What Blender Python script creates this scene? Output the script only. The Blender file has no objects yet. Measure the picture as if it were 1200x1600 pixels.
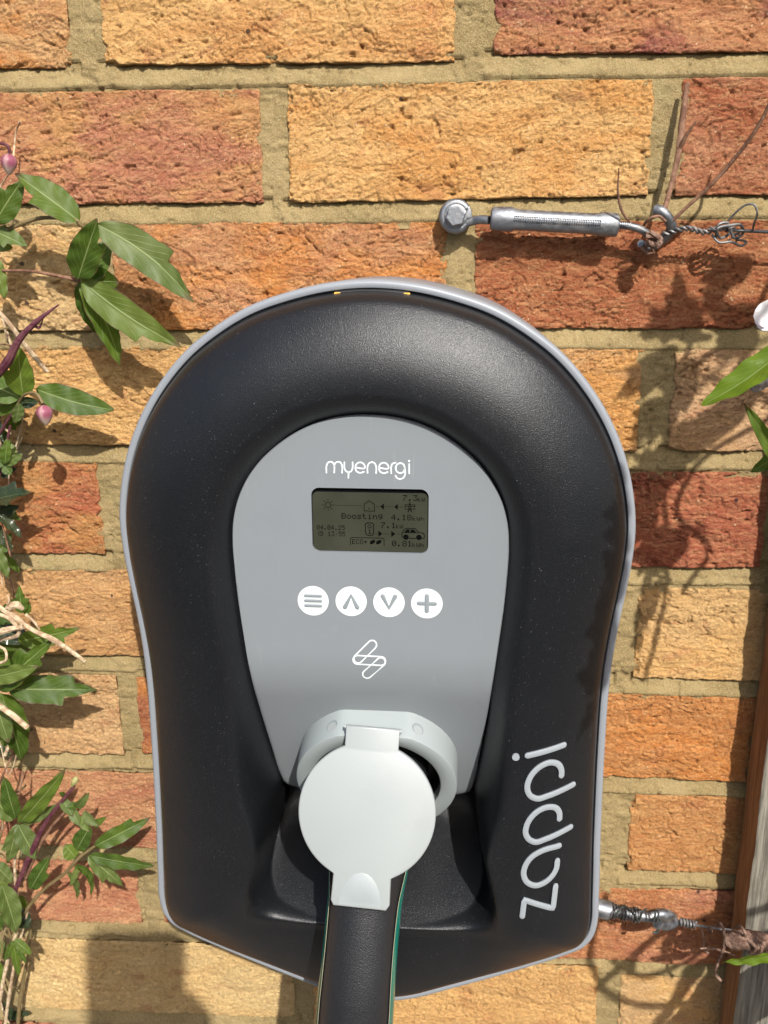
import bpy, math, random
import numpy as np
from mathutils import Vector, Matrix

sc = bpy.context.scene
random.seed(7)
MM = 0.001

# ------------------------------------------------------------------ camera
F = 1418.706
CAM = np.array([222.168, -560.917, -109.224])          # millimetres
ROT = np.array([[0.9967071, -0.01890201, 0.07885217],
                [0.08103882, 0.26540054, -0.96072642],
                [-0.00276775, 0.96395294, 0.2660584]])
cd = bpy.data.cameras.new('camera')
cam = bpy.data.objects.new('camera', cd)
sc.collection.objects.link(cam)
sc.camera = cam
M4 = Matrix([list(ROT[i]) + [CAM[i] * MM] for i in range(3)] + [[0, 0, 0, 1]])
cam.matrix_world = M4
cd.sensor_fit = 'VERTICAL'
cd.sensor_height = 24.0
cd.lens = F / 1600 * 24.0
cd.clip_start = 0.004
cd.clip_end = 200
cd.dof.use_dof = True
cd.dof.focus_distance = 0.485
cd.dof.aperture_fstop = 12.0

# ------------------------------------------------------------------ light
SUN = np.array([-205.0, 561.0, -498.0]); SUN /= np.linalg.norm(SUN)
elev = math.asin(-SUN[2])
sl = bpy.data.lights.new('sun', 'SUN')
sl.energy = 4.8
sl.angle = math.radians(0.7)
sl.color = (1.0, 0.97, 0.915)
so = bpy.data.objects.new('sun', sl)
sc.collection.objects.link(so)
so.rotation_euler = Vector(SUN).to_track_quat('-Z', 'Y').to_euler()
w = bpy.data.worlds.new('World'); sc.world = w; w.use_nodes = True
nt = w.node_tree
sky = nt.nodes.new('ShaderNodeTexSky'); sky.sky_type = 'NISHITA'; sky.sun_disc = False
sky.sun_elevation = elev
sky.sun_rotation = math.atan2(-SUN[0], -SUN[1])
sky.air_density = 1.0; sky.dust_density = 2.5
bg = nt.nodes['Background']; bg.inputs[1].default_value = 0.14
nt.links.new(sky.outputs[0], bg.inputs[0])
vs = sc.view_settings
vs.view_transform = 'Standard'; vs.look = 'None'; vs.exposure = 0.62; vs.gamma = 1
vs.use_curve_mapping = False

# ------------------------------------------------------------------ maths
def U(px, py, D):
    """point (mm) at distance D in front of the wall face seen at this pixel of the 1200x1600 photo"""
    d = ROT @ np.array([(px - 600) / F, -(py - 800) / F, -1.0])
    t = (-D - CAM[1]) / d[1]
    return CAM + t * d
S3 = np.array([-205.0, 561.0, -498.0]) / 561.0
def caster(px, py, Dr, Dc):
    """where a thing Dc in front of the wall must hang to throw its shade on (px,py) at depth Dr"""
    return U(px, py, Dr) - S3 * (Dc - Dr)

_rs = np.random.RandomState(11)
TAB = _rs.rand(512, 512) * 2 - 1
def vn(x, y, seed=0):
    x = np.asarray(x, float) + seed * 37.17; y = np.asarray(y, float) + seed * 91.73
    xi = np.floor(x).astype(int); yi = np.floor(y).astype(int)
    fx = x - xi; fy = y - yi
    fx = fx ** 3 * (fx * (fx * 6 - 15) + 10); fy = fy ** 3 * (fy * (fy * 6 - 15) + 10)
    a = TAB[xi % 512, yi % 512]; b = TAB[(xi + 1) % 512, yi % 512]
    c = TAB[xi % 512, (yi + 1) % 512]; d = TAB[(xi + 1) % 512, (yi + 1) % 512]
    return (a * (1 - fx) + b * fx) * (1 - fy) + (c * (1 - fx) + d * fx) * fy
def fbm(x, y, seed=0, o=4):
    r = 0; a = 1; s = 0
    for i in range(o):
        r = r + a * vn(x * 2 ** i, y * 2 ** i, seed + i * 3.3); s += a; a *= .5
    return r / s * 1.4
def sstep(a, b, x):
    t = np.clip((x - a) / (b - a), 0, 1); return t * t * (3 - 2 * t)

# ------------------------------------------------------------------ mesh helpers
def mesh_np(name, V, Q, smooth=True):
    """V (n,3) in mm, Q (m,4) or list of faces"""
    me = bpy.data.meshes.new(name)
    V = np.asarray(V, float) * MM
    if isinstance(Q, np.ndarray):
        me.vertices.add(len(V)); me.vertices.foreach_set('co', V.ravel())
        k = Q.shape[1]
        me.loops.add(Q.size); me.loops.foreach_set('vertex_index', Q.ravel().astype(np.int32))
        me.polygons.add(len(Q)); me.polygons.foreach_set('loop_start', (np.arange(len(Q)) * k).astype(np.int32))
        me.update(calc_edges=True); me.validate()
    else:
        me.from_pydata([tuple(v) for v in V], [], [tuple(int(i) for i in f) for f in Q])
    if smooth:
        me.polygons.foreach_set('use_smooth', np.ones(len(me.polygons), bool))
    me.update()
    return me
def obj(name, me, mat, parent=None, **props):
    if isinstance(me, Buf): me = me.mesh(name)
    o = bpy.data.objects.new(name, me)
    sc.collection.objects.link(o)
    if mat is not None:
        if isinstance(mat, (list, tuple)):
            for m in mat: me.materials.append(m)
        elif not me.materials: me.materials.append(mat)
    if parent is not None: o.parent = parent
    for k, v in props.items(): o[k] = v
    return o
def thing(name, label, cat, group=None):
    o = bpy.data.objects.new(name, None); sc.collection.objects.link(o)
    o.empty_display_size = .01
    o['label'] = label; o['category'] = cat
    if group: o['group'] = group
    return o
def recentre(root, p):
    """put the empty at p (mm) without moving its parts"""
    root.location = Vector(p) * MM
    for c in root.children: c.location = c.location - root.location
class Buf:
    def __init__(s): s.V = []; s.Q = []; s.sharp = None
    def add(s, V, Q):
        n = len(s.V); s.V += [tuple(v) for v in V]; s.Q += [tuple(i + n for i in f) for f in Q]; return s
    def mesh(s, name='m'):
        me = mesh_np(name, s.V, s.Q)
        me.set_sharp_from_angle(angle=math.radians(s.sharp or 38))
        return me
def gridq(n, m, wrap=False):
    i, j = np.meshgrid(np.arange(n - 1), np.arange(m if wrap else m - 1), indexing='ij')
    j2 = (j + 1) % m
    return np.stack([i * m + j, i * m + j2, (i + 1) * m + j2, (i + 1) * m + j], -1).reshape(-1, 4)
def catmull(P, n=8, closed=False):
    P = [np.array(p, float) for p in P]; out = []
    N = len(P)
    rng = range(N if closed else N - 1)
    for i in rng:
        p1, p2 = P[i], P[(i + 1) % N]
        p0 = P[i - 1] if (i > 0 or closed) else 2 * p1 - p2
        p3 = P[(i + 2) % N] if (i + 2 < N or closed) else 2 * p2 - p1
        # centripetal-ish tangents keep unequal spacing from overshooting
        d01 = max(np.linalg.norm(p1 - p0), 1e-6); d12 = max(np.linalg.norm(p2 - p1), 1e-6); d23 = max(np.linalg.norm(p3 - p2), 1e-6)
        m1 = d12 * ((p1 - p0) / d01 * d12 + (p2 - p1) / d12 * d01) / (d01 + d12)
        m2 = d12 * ((p2 - p1) / d12 * d23 + (p3 - p2) / d23 * d12) / (d12 + d23)
        for k in range(n):
            t = k / n
            out.append((2*t**3 - 3*t*t + 1) * p1 + (t**3 - 2*t*t + t) * m1 + (-2*t**3 + 3*t*t) * p2 + (t**3 - t*t) * m2)
    if not closed: out.append(P[-1])
    return np.array(out)
def tube(b, path, r, seg=10, n=6, caps=True, rough=0, smooth=True):
    """path list of (x,y,z) mm, r number or list"""
    P = catmull(path, n) if (smooth and len(path) > 2) else np.array(path, float)
    K = len(P)
    if np.isscalar(r): R = np.full(K, r, float)
    else: R = np.interp(np.linspace(0, 1, K), np.linspace(0, 1, len(r)), r)
    T = np.gradient(P, axis=0); T /= np.linalg.norm(T, axis=1)[:, None] + 1e-12
    up = np.array([0.13, 1, 0.21]); 
    N = up - T[0] * up.dot(T[0])
    if np.linalg.norm(N) < .1: N = np.array([1., 0, 0]) - T[0] * T[0][0]
    N /= np.linalg.norm(N)
    V = []
    for i in range(K):
        N = N - T[i] * N.dot(T[i]); N /= np.linalg.norm(N)
        B = np.cross(T[i], N)
        for j in range(seg):
            a = 2 * math.pi * j / seg
            rr = R[i] * (1 + (random.uniform(-rough, rough) if rough else 0))
            V.append(P[i] + rr * (math.cos(a) * N + math.sin(a) * B))
    Q = [tuple(q) for q in gridq(K, seg, True)]
    if caps: Q += [tuple(range(seg))[::-1], tuple(range((K - 1) * seg, K * seg))]
    return b.add(V, Q)
def ortho(axis, hint=(1, 0, 0)):
    a = np.array(axis, float); a /= np.linalg.norm(a)
    x = np.array(hint, float); x -= a * x.dot(a); x /= np.linalg.norm(x)
    return x, np.cross(a, x), a
def prism(b, loop, c, ex, ey, ez, h0, h1, bevel=0.0):
    """extrude a 2-D loop (list of (a,b)) in the frame c,ex,ey,ez from h0 to h1; small bevel at h1"""
    L = np.array(loop, float); n = len(L); cen = L.mean(0)
    def ring(s, h):
        P = L.copy()
        if s:
            d = L - cen; ln = np.linalg.norm(d, axis=1)[:, None]; P = cen + d * (ln - s) / ln
        return [c + p[0] * ex + p[1] * ey + h * ez for p in P]
    R = [ring(0, h0)]
    if bevel: R += [ring(0, h1 - bevel), ring(bevel * .35, h1 - bevel * .3), ring(bevel, h1)]
    else: R += [ring(0, h1)]
    V = [v for r in R for v in r]
    Q = [tuple(q) for q in gridq(len(R), n, True)]
    Q += [tuple(range(n))[::-1], tuple(range((len(R) - 1) * n, len(R) * n))]
    return b.add(V, Q)
def circle(r, n=40, cx=0, cy=0):
    return [(cx + r * math.cos(2 * math.pi * i / n), cy + r * math.sin(2 * math.pi * i / n)) for i in range(n)]
def rrect(w, h, r, n=5):
    out = []
    for cx, cy, a0 in ((w/2-r, h/2-r, 0), (-w/2+r, h/2-r, 90), (-w/2+r, -h/2+r, 180), (w/2-r, -h/2+r, 270)):
        for i in range(n + 1):
            a = math.radians(a0 + 90 * i / n); out.append((cx + r * math.cos(a), cy + r * math.sin(a)))
    return out

# ------------------------------------------------------------------ materials
def mat(name, col=(.5, .5, .5), rough=.5, metal=0, spec=.5, coat=0):
    m = bpy.data.materials.new(name); m.use_nodes = True
    p = m.node_tree.nodes['Principled BSDF']
    p.inputs['Base Color'].default_value = (*col, 1); p.inputs['Roughness'].default_value = rough
    p.inputs['Metallic'].default_value = metal; p.inputs['Specular IOR Level'].default_value = spec
    p.inputs['Coat Weight'].default_value = coat
    return m
class NT:
    def __init__(s, m): s.m = m; s.t = m.node_tree; s.p = s.t.nodes['Principled BSDF']; s.out = s.t.nodes['Material Output']
    def n(s, typ, **kw):
        nd = s.t.nodes.new(typ)
        for k, v in kw.items():
            if k.startswith('i_'): nd.inputs[k[2:].replace('_', ' ')].default_value = v
            else: setattr(nd, k, v)
        return nd
    def l(s, a, b): s.t.links.new(a, b)
    def math(s, op, a, b=None, c=None):
        nd = s.n('ShaderNodeMath', operation=op)
        for i, x in enumerate((a, b, c)):
            if x is None: continue
            if isinstance(x, (int, float)): nd.inputs[i].default_value = x
            else: s.l(x, nd.inputs[i])
        return nd.outputs[0]
    def noise(s, vec, scale, detail=4, rough=.55, dist=0, out='Fac'):
        nd = s.n('ShaderNodeTexNoise'); nd.inputs['Scale'].default_value = scale
        nd.inputs['Detail'].default_value = detail; nd.inputs['Roughness'].default_value = rough
        nd.inputs['Distortion'].default_value = dist
        if vec is not None: s.l(vec, nd.inputs['Vector'])
        return nd.outputs[out]
    def ramp(s, v, a, b, c0=(0, 0, 0), c1=(1, 1, 1)):
        nd = s.n('ShaderNodeMapRange', interpolation_type='SMOOTHSTEP')
        nd.inputs[1].default_value = a; nd.inputs[2].default_value = b
        s.l(v, nd.inputs[0]); return nd.outputs[0]
    def mix(s, f, a, b, typ='MIX'):
        nd = s.n('ShaderNodeMix', data_type='RGBA', blend_type=typ)
        if isinstance(f, (int, float)): nd.inputs[0].default_value = f
        else: s.l(f, nd.inputs[0])
        for k, x in ((6, a), (7, b)):
            if isinstance(x, tuple): nd.inputs[k].default_value = (*x, 1)
            else: s.l(x, nd.inputs[k])
        return nd.outputs[2]
    def bump(s, h, strength=.5, dist=.001, prev=None):
        nd = s.n('ShaderNodeBump'); nd.inputs['Strength'].default_value = strength
        nd.inputs['Distance'].default_value = dist; s.l(h, nd.inputs['Height'])
        if prev is not None: s.l(prev, nd.inputs['Normal'])
        return nd.outputs[0]
    def scaled(s, sx, sy, sz):
        tc = s.n('ShaderNodeTexCoord'); mp = s.n('ShaderNodeMapping'); mp.inputs['Scale'].default_value = (sx, sy, sz)
        s.l(tc.outputs['Object'], mp.inputs[0]); return mp.outputs[0]

def brick_material():
    m = mat('brick', rough=.88, spec=.25); k = NT(m)
    vec = k.scaled(1, 1, 1)
    oi = k.n('ShaderNodeObjectInfo')
    at = k.n('ShaderNodeAttribute', attribute_type='OBJECT', attribute_name='tint')
    # big blotches towards the brick's own second colour
    big = k.ramp(k.noise(k.scaled(1, 1, 1.9), 17, 5, .6, .6), .40, .66)
    col = k.mix(big, oi.outputs['Color'], at.outputs['Color'])
    # flowing clay streaks
    st = k.ramp(k.noise(k.scaled(.55, 1, 2.0), 120, 7, .75, 1.2), .42, .66)
    col = k.mix(k.math('MULTIPLY', st, .55), col, k.mix(.5, (.78, .53, .24), k.mix(1.0, col, (1.5, 1.6, 1.7), 'MULTIPLY')), 'MIX')
    pk = k.ramp(k.noise(k.scaled(1, 1, 1.6), 42, 5, .65, .5), .54, .68)
    col = k.mix(k.math('MULTIPLY', pk, .40), col, (.40, .12, .055))
    mid = k.noise(vec, 420, 5, .7)
    col = k.mix(k.ramp(mid, .50, .72), col, k.mix(.5, col, (.24, .08, .03)), 'MIX')
    gr = k.noise(vec, 850, 3, .8)
    col = k.mix(k.math('MULTIPLY', k.ramp(gr, .52, .66), .45), col, k.mix(.35, k.mix(1.0, col, (1.45, 1.45, 1.4), 'MULTIPLY'), (.85, .62, .33)))
    col = k.mix(k.math('MULTIPLY', k.ramp(k.noise(k.scaled(1.05, 1, .97), 760, 3, .8), .56, .70), .6), col, k.mix(1.0, col, (.36, .28, .26), 'MULTIPLY'))
    # pale grog grains
    v = k.n('ShaderNodeTexVoronoi', feature='F1'); v.inputs['Scale'].default_value = 330; k.l(vec, v.inputs['Vector'])
    g = k.math('LESS_THAN', v.outputs['Distance'], .19)
    sel = k.math('GREATER_THAN', k.noise(vec, 190, 2), .60)
    col = k.mix(k.math('MULTIPLY', k.math('MULTIPLY', g, sel), .6), col, (.80, .66, .42))
    # iron spots
    v2 = k.n('ShaderNodeTexVoronoi', feature='F1'); v2.inputs['Scale'].default_value = 95; k.l(vec, v2.inputs['Vector'])
    sp = k.math('MULTIPLY', k.math('LESS_THAN', v2.outputs['Distance'], .13), k.math('GREATER_THAN', k.noise(vec, 31, 2), .64))
    col = k.mix(k.math('MULTIPLY', sp, .85), col, (.045, .03, .035))
    k.l(col, k.p.inputs['Base Color'])
    h1 = k.noise(vec, 1100, 5, .75)
    h2 = k.noise(k.scaled(.7, 1, 1.5), 330, 5, .65, 1.0)
    b = k.bump(h2, 1.0, .0032)
    b = k.bump(h1, 1.0, .0020, b)
    k.l(b, k.p.inputs['Normal'])
    return m
def mortar_material():
    m = mat('mortar', rough=.95, spec=.15); k = NT(m)
    vec = k.scaled(1, 1, 1)
    a = k.ramp(k.noise(vec, 30, 5, .6), .35, .68)
    col = k.mix(a, (.205, .142, .058), (.285, .205, .092))
    g = k.ramp(k.noise(vec, 1300, 3, .8), .42, .66)
    col = k.mix(k.math('MULTIPLY', g, .6), col, (.42, .345, .19))
    g2 = k.ramp(k.noise(vec, 900, 3, .8), .58, .74)
    col = k.mix(k.math('MULTIPLY', g2, .65), col, (.085, .06, .022))
    al = k.ramp(k.noise(vec, 22, 5, .7), .56, .74)
    col = k.mix(k.math('MULTIPLY', al, .45), col, (.16, .16, .065))
    k.l(col, k.p.inputs['Base Color'])
    b = k.bump(k.noise(vec, 170, 5, .6), .9, .0015)
    b = k.bump(k.noise(vec, 900, 4, .8), 1, .0012, b)
    k.l(b, k.p.inputs['Normal'])
    return m
def plain_wall_material():
    m = mat('far_brickwork', rough=.9, spec=.2); k = NT(m)
    tc = k.n('ShaderNodeTexCoord'); sx = k.n('ShaderNodeSeparateXYZ'); k.l(tc.outputs['Object'], sx.inputs[0])
    cx = k.n('ShaderNodeCombineXYZ'); k.l(sx.outputs[0], cx.inputs[0]); k.l(sx.outputs[2], cx.inputs[1])
    bt = k.n('ShaderNodeTexBrick'); k.l(cx.outputs[0], bt.inputs['Vector'])
    for nme, v in (('Scale', 1), ('Mortar Size', .005), ('Brick Width', .225), ('Row Height', .075), ('Mortar Smooth', .2)):
        bt.inputs[nme].default_value = v
    bt.inputs['Color1'].default_value = (.50, .27, .11, 1); bt.inputs['Color2'].default_value = (.36, .14, .06, 1)
    bt.inputs['Mortar'].default_value = (.38, .30, .13, 1)
    k.l(k.mix(k.math('MULTIPLY', k.noise(tc.outputs['Object'], 80, 6, .7), .5), bt.outputs[0], (.5, .32, .16)), k.p.inputs['Base Color'])
    b = k.bump(k.math('SUBTRACT', 1.0, bt.outputs['Fac']), .8, .004)
    k.l(k.bump(k.noise(tc.outputs['Object'], 350, 5), .8, .0015, b), k.p.inputs['Normal'])
    return m
M_brick = brick_material(); M_mortar = mortar_material(); M_far = plain_wall_material()

def plastic(name, col, rough, grain=0, gs=2200, spec=.5, dust=0):
    m = mat(name, col, rough, spec=spec); k = NT(m)
    vec = k.scaled(1, 1, 1)
    n = k.noise(vec, 38, 4, .6)
    k.l(k.math('MULTIPLY_ADD', n, .14, rough - .07), k.p.inputs['Roughness'])
    c = k.mix(k.math('MULTIPLY', k.noise(vec, 11, 5, .6), .12), tuple(col), tuple(x * 1.3 for x in col))
    if dust:
        d = k.math('GREATER_THAN', k.noise(vec, 1500, 1, .5), .765)
        c = k.mix(k.math('MULTIPLY', d, dust), c, (.5, .5, .5))
        d2 = k.ramp(k.noise(vec, 9, 6, .75), .55, .85)
        c = k.mix(k.math('MULTIPLY', d2, dust * .025), c, (.4, .4, .4))
    k.l(c, k.p.inputs['Base Color'])
    sc_ = k.noise(k.scaled(1, 1, .12), 260, 4, .7)
    c = k.mix(k.math('MULTIPLY', k.ramp(sc_, .62, .76), .045), c, (.62, .62, .60) if col[0] > .1 else (.012, .012, .013))
    c = k.mix(k.math('MULTIPLY', k.ramp(k.noise(vec, 24, 6, .75), .5, .8), .12 if col[0] > .1 else .25), c, tuple(x * .55 for x in col))
    k.l(c, k.p.inputs['Base Color'])
    if grain: k.l(k.bump(k.noise(vec, gs, 2, .6), grain, .0003), k.p.inputs['Normal'])
    return m
M_rim = plastic('rim_grey', (.185, .198, .215), .42, .1, dust=.25)
M_cover = plastic('textured_black', (.0062, .0068, .0080), .31, .6, 2000, spec=.34, dust=.22)
M_fascia = plastic('fascia_grey', (.156, .170, .180), .33, .08, dust=.1)
M_socket = plastic('socket_grey', (.225, .25, .25), .45, .1, dust=.1)
M_lid = plastic('lid_grey', (.240, .258, .254), .42, .12, 1200, dust=.15)
M_white = plastic('print_white', (.52, .56, .56), .4)
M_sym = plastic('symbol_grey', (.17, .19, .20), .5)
M_letter = plastic('letter_grey', (.22, .24, .255), .4, .15, 1500)
M_dark = plastic('inside_black', (.008, .008, .009), .5)
M_amber = mat('amber', (.75, .42, .07), .4)
M_handle = plastic('handle_black', (.0045, .005, .0065), .45, .8, 1500, spec=.7, dust=.10)
M_green = plastic('handle_green', (.006, .13, .095), .12)
M_cream = plastic('trim_cream', (.30, .27, .18), .3)
M_bezel = mat('lcd_bezel', (.004, .004, .005), .15)
M_lcd = mat('lcd', (.075, .078, .045), .3, spec=.25)
k = NT(M_lcd); k.l(k.mix(k.ramp(k.noise(k.scaled(1, 1, 1), 45, 3), .4, .7), (.027, .029, .019), (.034, .036, .025)), k.p.inputs['Base Color'])
M_seg = mat('lcd_ink', (.003, .0035, .003), .8, spec=.0)

def metal(name, col, rough, dirt):
    m = mat(name, col, rough, 1.0); k = NT(m); vec = k.scaled(1, 1, 1)
    n = k.ramp(k.noise(vec, 160, 6, .7), .42, .66)
    c = k.mix(k.math('MULTIPLY', n, dirt), tuple(col), (.20, .19, .18))
    k.l(c, k.p.inputs['Base Color'])
    k.l(k.math('MULTIPLY_ADD', k.noise(vec, 300, 5, .7), .35, rough - .12), k.p.inputs['Roughness'])
    k.l(k.math('SUBTRACT', 1.0, k.math('MULTIPLY', n, .55)), k.p.inputs['Metallic'])
    k.l(k.bump(k.noise(vec, 500, 5, .7), .5, .0005), k.p.inputs['Normal'])
    return m
M_zinc = metal('weathered_zinc', (.20, .21, .225), .42, .7)
M_wire = metal('wire', (.17, .165, .165), .5, .8)
M_tie = mat('green_wire_tie', (.03, .035, .03), .6)
def bark(name, c1, c2, rough=.75, s=200):
    m = mat(name, c1, rough, spec=.25); k = NT(m); vec = k.scaled(1, 1, 1)
    k.l(k.mix(k.ramp(k.noise(vec, s, 6, .7, .6), .38, .64), tuple(c1), tuple(c2)), k.p.inputs['Base Color'])
    k.l(k.bump(k.noise(vec, s * 3, 5, .7), .7, .0006), k.p.inputs['Normal'])
    return m
M_drystem = bark('dry_stem', (.26, .17, .10), (.52, .41, .27))
M_brownstem = bark('brown_stem', (.10, .045, .026), (.21, .115, .07))
M_purple = bark('purple_stem', (.055, .012, .022), (.11, .04, .045), .45)
M_greenstem = bark('green_stem', (.12, .09, .035), (.17, .12, .06), .5)
M_bark = bark('bark', (.09, .045, .032), (.25, .16, .115), .9, 350)
M_greybark = bark('grey_bark', (.18, .15, .14), (.36, .32, .30), .9, 250)

def leaf_material(name, a, b, dark, rough, transl=.35, purple=.8, pale=.5):
    m = mat(name, a, rough, spec=.28); k = NT(m)
    uv = k.n('ShaderNodeUVMap', uv_map='UVMap'); s = k.n('ShaderNodeSeparateXYZ'); k.l(uv.outputs[0], s.inputs[0])
    au = k.math('ABSOLUTE', k.math('SUBTRACT', k.math('MULTIPLY', s.outputs[0], 2.0), 1.0))
    v = s.outputs[1]
    mid = k.math('SUBTRACT', 1.0, k.ramp(au, .015, .07))
    ph = k.math('ADD', k.math('MULTIPLY', v, 8.0), k.math('MULTIPLY', k.math('POWER', au, .8), -3.2))
    tri = k.math('ABSOLUTE', k.math('SUBTRACT', k.math('FRACT', ph), .5))
    lat = k.math('SUBTRACT', 1.0, k.ramp(tri, .0, .09))
    lat = k.math('MULTIPLY', lat, k.math('SUBTRACT', 1.0, k.ramp(au, .6, .95)))
    vein = k.math('MAXIMUM', mid, k.math('MULTIPLY', lat, .5))
    oi = k.n('ShaderNodeObjectInfo')
    blot = k.ramp(k.noise(k.scaled(1, 1, 1), 55, 4, .6), .35, .68)
    col = k.mix(blot, tuple(a), tuple(b))
    col = k.mix(k.math('MULTIPLY', oi.outputs['Random'], .5), col, tuple(dark))
    col = k.mix(k.math('MULTIPLY', k.ramp(k.math('FRACT', k.math('MULTIPLY', oi.outputs['Random'], 7.31)), .45, 1.0), .38), col, (.13, .18, .02) if a[0] > .04 else (.03, .035, .015))
    col = k.mix(k.math('MULTIPLY', k.ramp(k.noise(k.scaled(1, 1, 1), 230, 4, .7), .58, .72), .35), col, (.085, .07, .02))
    col = k.mix(k.math('MULTIPLY', vein, pale), col, (.30, .36, .16))
    edge = k.math('MAXIMUM', k.ramp(au, .90, 1.0), k.ramp(v, .86, .99))
    nz = k.ramp(k.noise(k.scaled(1, 1, 1), 120, 3), .35, .6)
    col = k.mix(k.math('MULTIPLY', k.math('MULTIPLY', edge, nz), purple), col, (.10, .035, .04))
    k.l(col, k.p.inputs['Base Color'])
    hh = k.math('ADD', k.math('MULTIPLY', vein, -1.0), k.math('MULTIPLY', k.noise(k.scaled(1, 1, 1), 260, 3), .8))
    bmp = k.bump(hh, .45, .0006)
    k.l(bmp, k.p.inputs['Normal'])
    tr = k.n('ShaderNodeBsdfTranslucent')
    k.l(k.mix(1.0, col, (1.6, 2.1, .5), 'MULTIPLY'), tr.inputs[0]); 
    mx = k.n('ShaderNodeMixShader'); mx.inputs[0].default_value = transl
    k.l(k.p.outputs[0], mx.inputs[1]); k.l(tr.outputs[0], mx.inputs[2]); k.l(mx.outputs[0], k.out.inputs[0])
    return m
M_leaf = leaf_material('leaf', (.045, .082, .009), (.078, .125, .015), (.018, .042, .006), .5)
M_leafgrey = leaf_material('leaf_matt', (.075, .110, .024), (.115, .145, .045), (.05, .075, .018), .5, .3)
M_leafdark = leaf_material('leaf_glossy_dark', (.016, .03, .012), (.035, .04, .02), (.012, .022, .01), .13, .08, .3, .1)
M_leaflime = leaf_material('leaf_lime', (.10, .17, .012), (.15, .215, .02), (.07, .13, .012), .25, .45, .0, .5)
def bud_material():
    m = mat('bud', (.5, .2, .25), .45, spec=.3); k = NT(m)
    uv = k.n('ShaderNodeUVMap', uv_map='UVMap'); s = k.n('ShaderNodeSeparateXYZ'); k.l(uv.outputs[0], s.inputs[0])
    f = k.math('ABSOLUTE', k.math('SUBTRACT', k.math('FRACT', k.math('MULTIPLY', s.outputs[0], 4.0)), .5))
    c = k.mix(k.ramp(f, .2, .5), (.20, .055, .085), (.30, .17, .17))
    c = k.mix(k.ramp(s.outputs[1], .45, .95), c, (.42, .34, .27))
    k.l(c, k.p.inputs['Base Color']); return m
M_bud = bud_material()
M_budgreen = bark('bud_green', (.20, .24, .06), (.30, .26, .12), .5)
M_petal = mat('petal', (.80, .78, .76), .5)
k = NT(M_petal); k.l(k.mix(k.ramp(k.noise(k.scaled(1, 1, 4), 120, 3), .45, .7), (.82, .80, .79), (.78, .66, .68)), k.p.inputs['Base Color'])

def wood_material(name, c1, c2, c3):
    m = mat(name, c1, .85, spec=.2); k = NT(m)
    g = k.noise(k.scaled(1, 1, .05), 420, 6, .65, .4)
    big = k.noise(k.scaled(1, 1, .12), 60, 4, .6, .8)
    c = k.mix(k.ramp(g, .35, .65), tuple(c1), tuple(c2))
    c = k.mix(k.math('MULTIPLY', k.ramp(big, .45, .7), .6), c, tuple(c3))
    k.l(c, k.p.inputs['Base Color'])
    b = k.bump(g, 1, .0012); k.l(k.bump(k.noise(k.scaled(1, 1, .2), 1200, 4), .5, .0004, b), k.p.inputs['Normal'])
    return m
M_woodgrey = wood_material('weathered_wood', (.085, .076, .06), (.22, .20, .16), (.14, .115, .08))
M_woodbrown = wood_material('brown_wood', (.20, .10, .045), (.33, .18, .085), (.16, .08, .04))
M_paving = mat('paving', (.16, .15, .14), .9); k = NT(M_paving)
k.l(k.mix(k.noise(k.scaled(1, 1, 1), 9, 6, .7), (.12, .115, .105), (.21, .20, .18)), k.p.inputs['Base Color'])
k.l(k.bump(k.noise(k.scaled(1, 1, 1), 120, 5), .5, .004), k.p.inputs['Normal'])

# ------------------------------------------------------------------ ground
GZ = -1500.0
me = mesh_np('ground', [(-30000, 20, GZ), (30000, 20, GZ), (30000, -40000, GZ), (-30000, -40000, GZ)], [(0, 3, 2, 1)], False)
obj('ground', me, M_paving, None, kind='structure')

# ------------------------------------------------------------------ unseen hedge added behind the viewpoint to darken reflections in the cover
xs_ = np.linspace(-6500, 6500, 90); pr = [(-3600, GZ), (-3450, GZ + 300), (-3400, GZ + 1000), (-3430, GZ + 1600), (-3560, GZ + 1850), (-3850, GZ + 1930), (-4150, GZ + 1850), (-4300, GZ + 1000), (-4250, GZ)]
PR = catmull(pr, 5)
V = [(x + 60 * float(vn(x / 90, q[1] / 90, 3)), q[0] + 190 * float(fbm(x / 420, q[1] / 300, 5, 4)), q[1] + (120 * float(fbm(x / 300, q[0] / 300, 9, 4)) if q[1] > GZ + 200 else 0)) for x in xs_ for q in PR]
M_hedge_blocker = mat('hedge_blocker', (.035, .055, .015), .7); k = NT(M_hedge_blocker)
k.l(k.mix(k.ramp(k.noise(k.scaled(1, 1, 1), 22, 6, .8), .4, .62), (.012, .022, .006), (.06, .095, .02)), k.p.inputs['Base Color'])
k.l(k.bump(k.noise(k.scaled(1, 1, 1), 30, 6, .8), 1, .05), k.p.inputs['Normal'])
hedge_blocker = thing('hedge_blocker', 'unseen dark green blocker behind the viewpoint, added to dim reflections in the charger cover', 'hedge_blocker')
obj('blocker_foliage', mesh_np('blocker_foliage', V, gridq(90, len(PR))), M_hedge_blocker, hedge_blocker)

# ------------------------------------------------------------------ brick wall
wall = thing('brick_wall', 'sunlit orange and buff brick wall with sandy mortar behind the charger', 'wall')
LINE = {}
def wx(px, py): return U(px, py, 0)[0]
def wz(px, py): return U(px, py, 0)[2]
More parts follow.
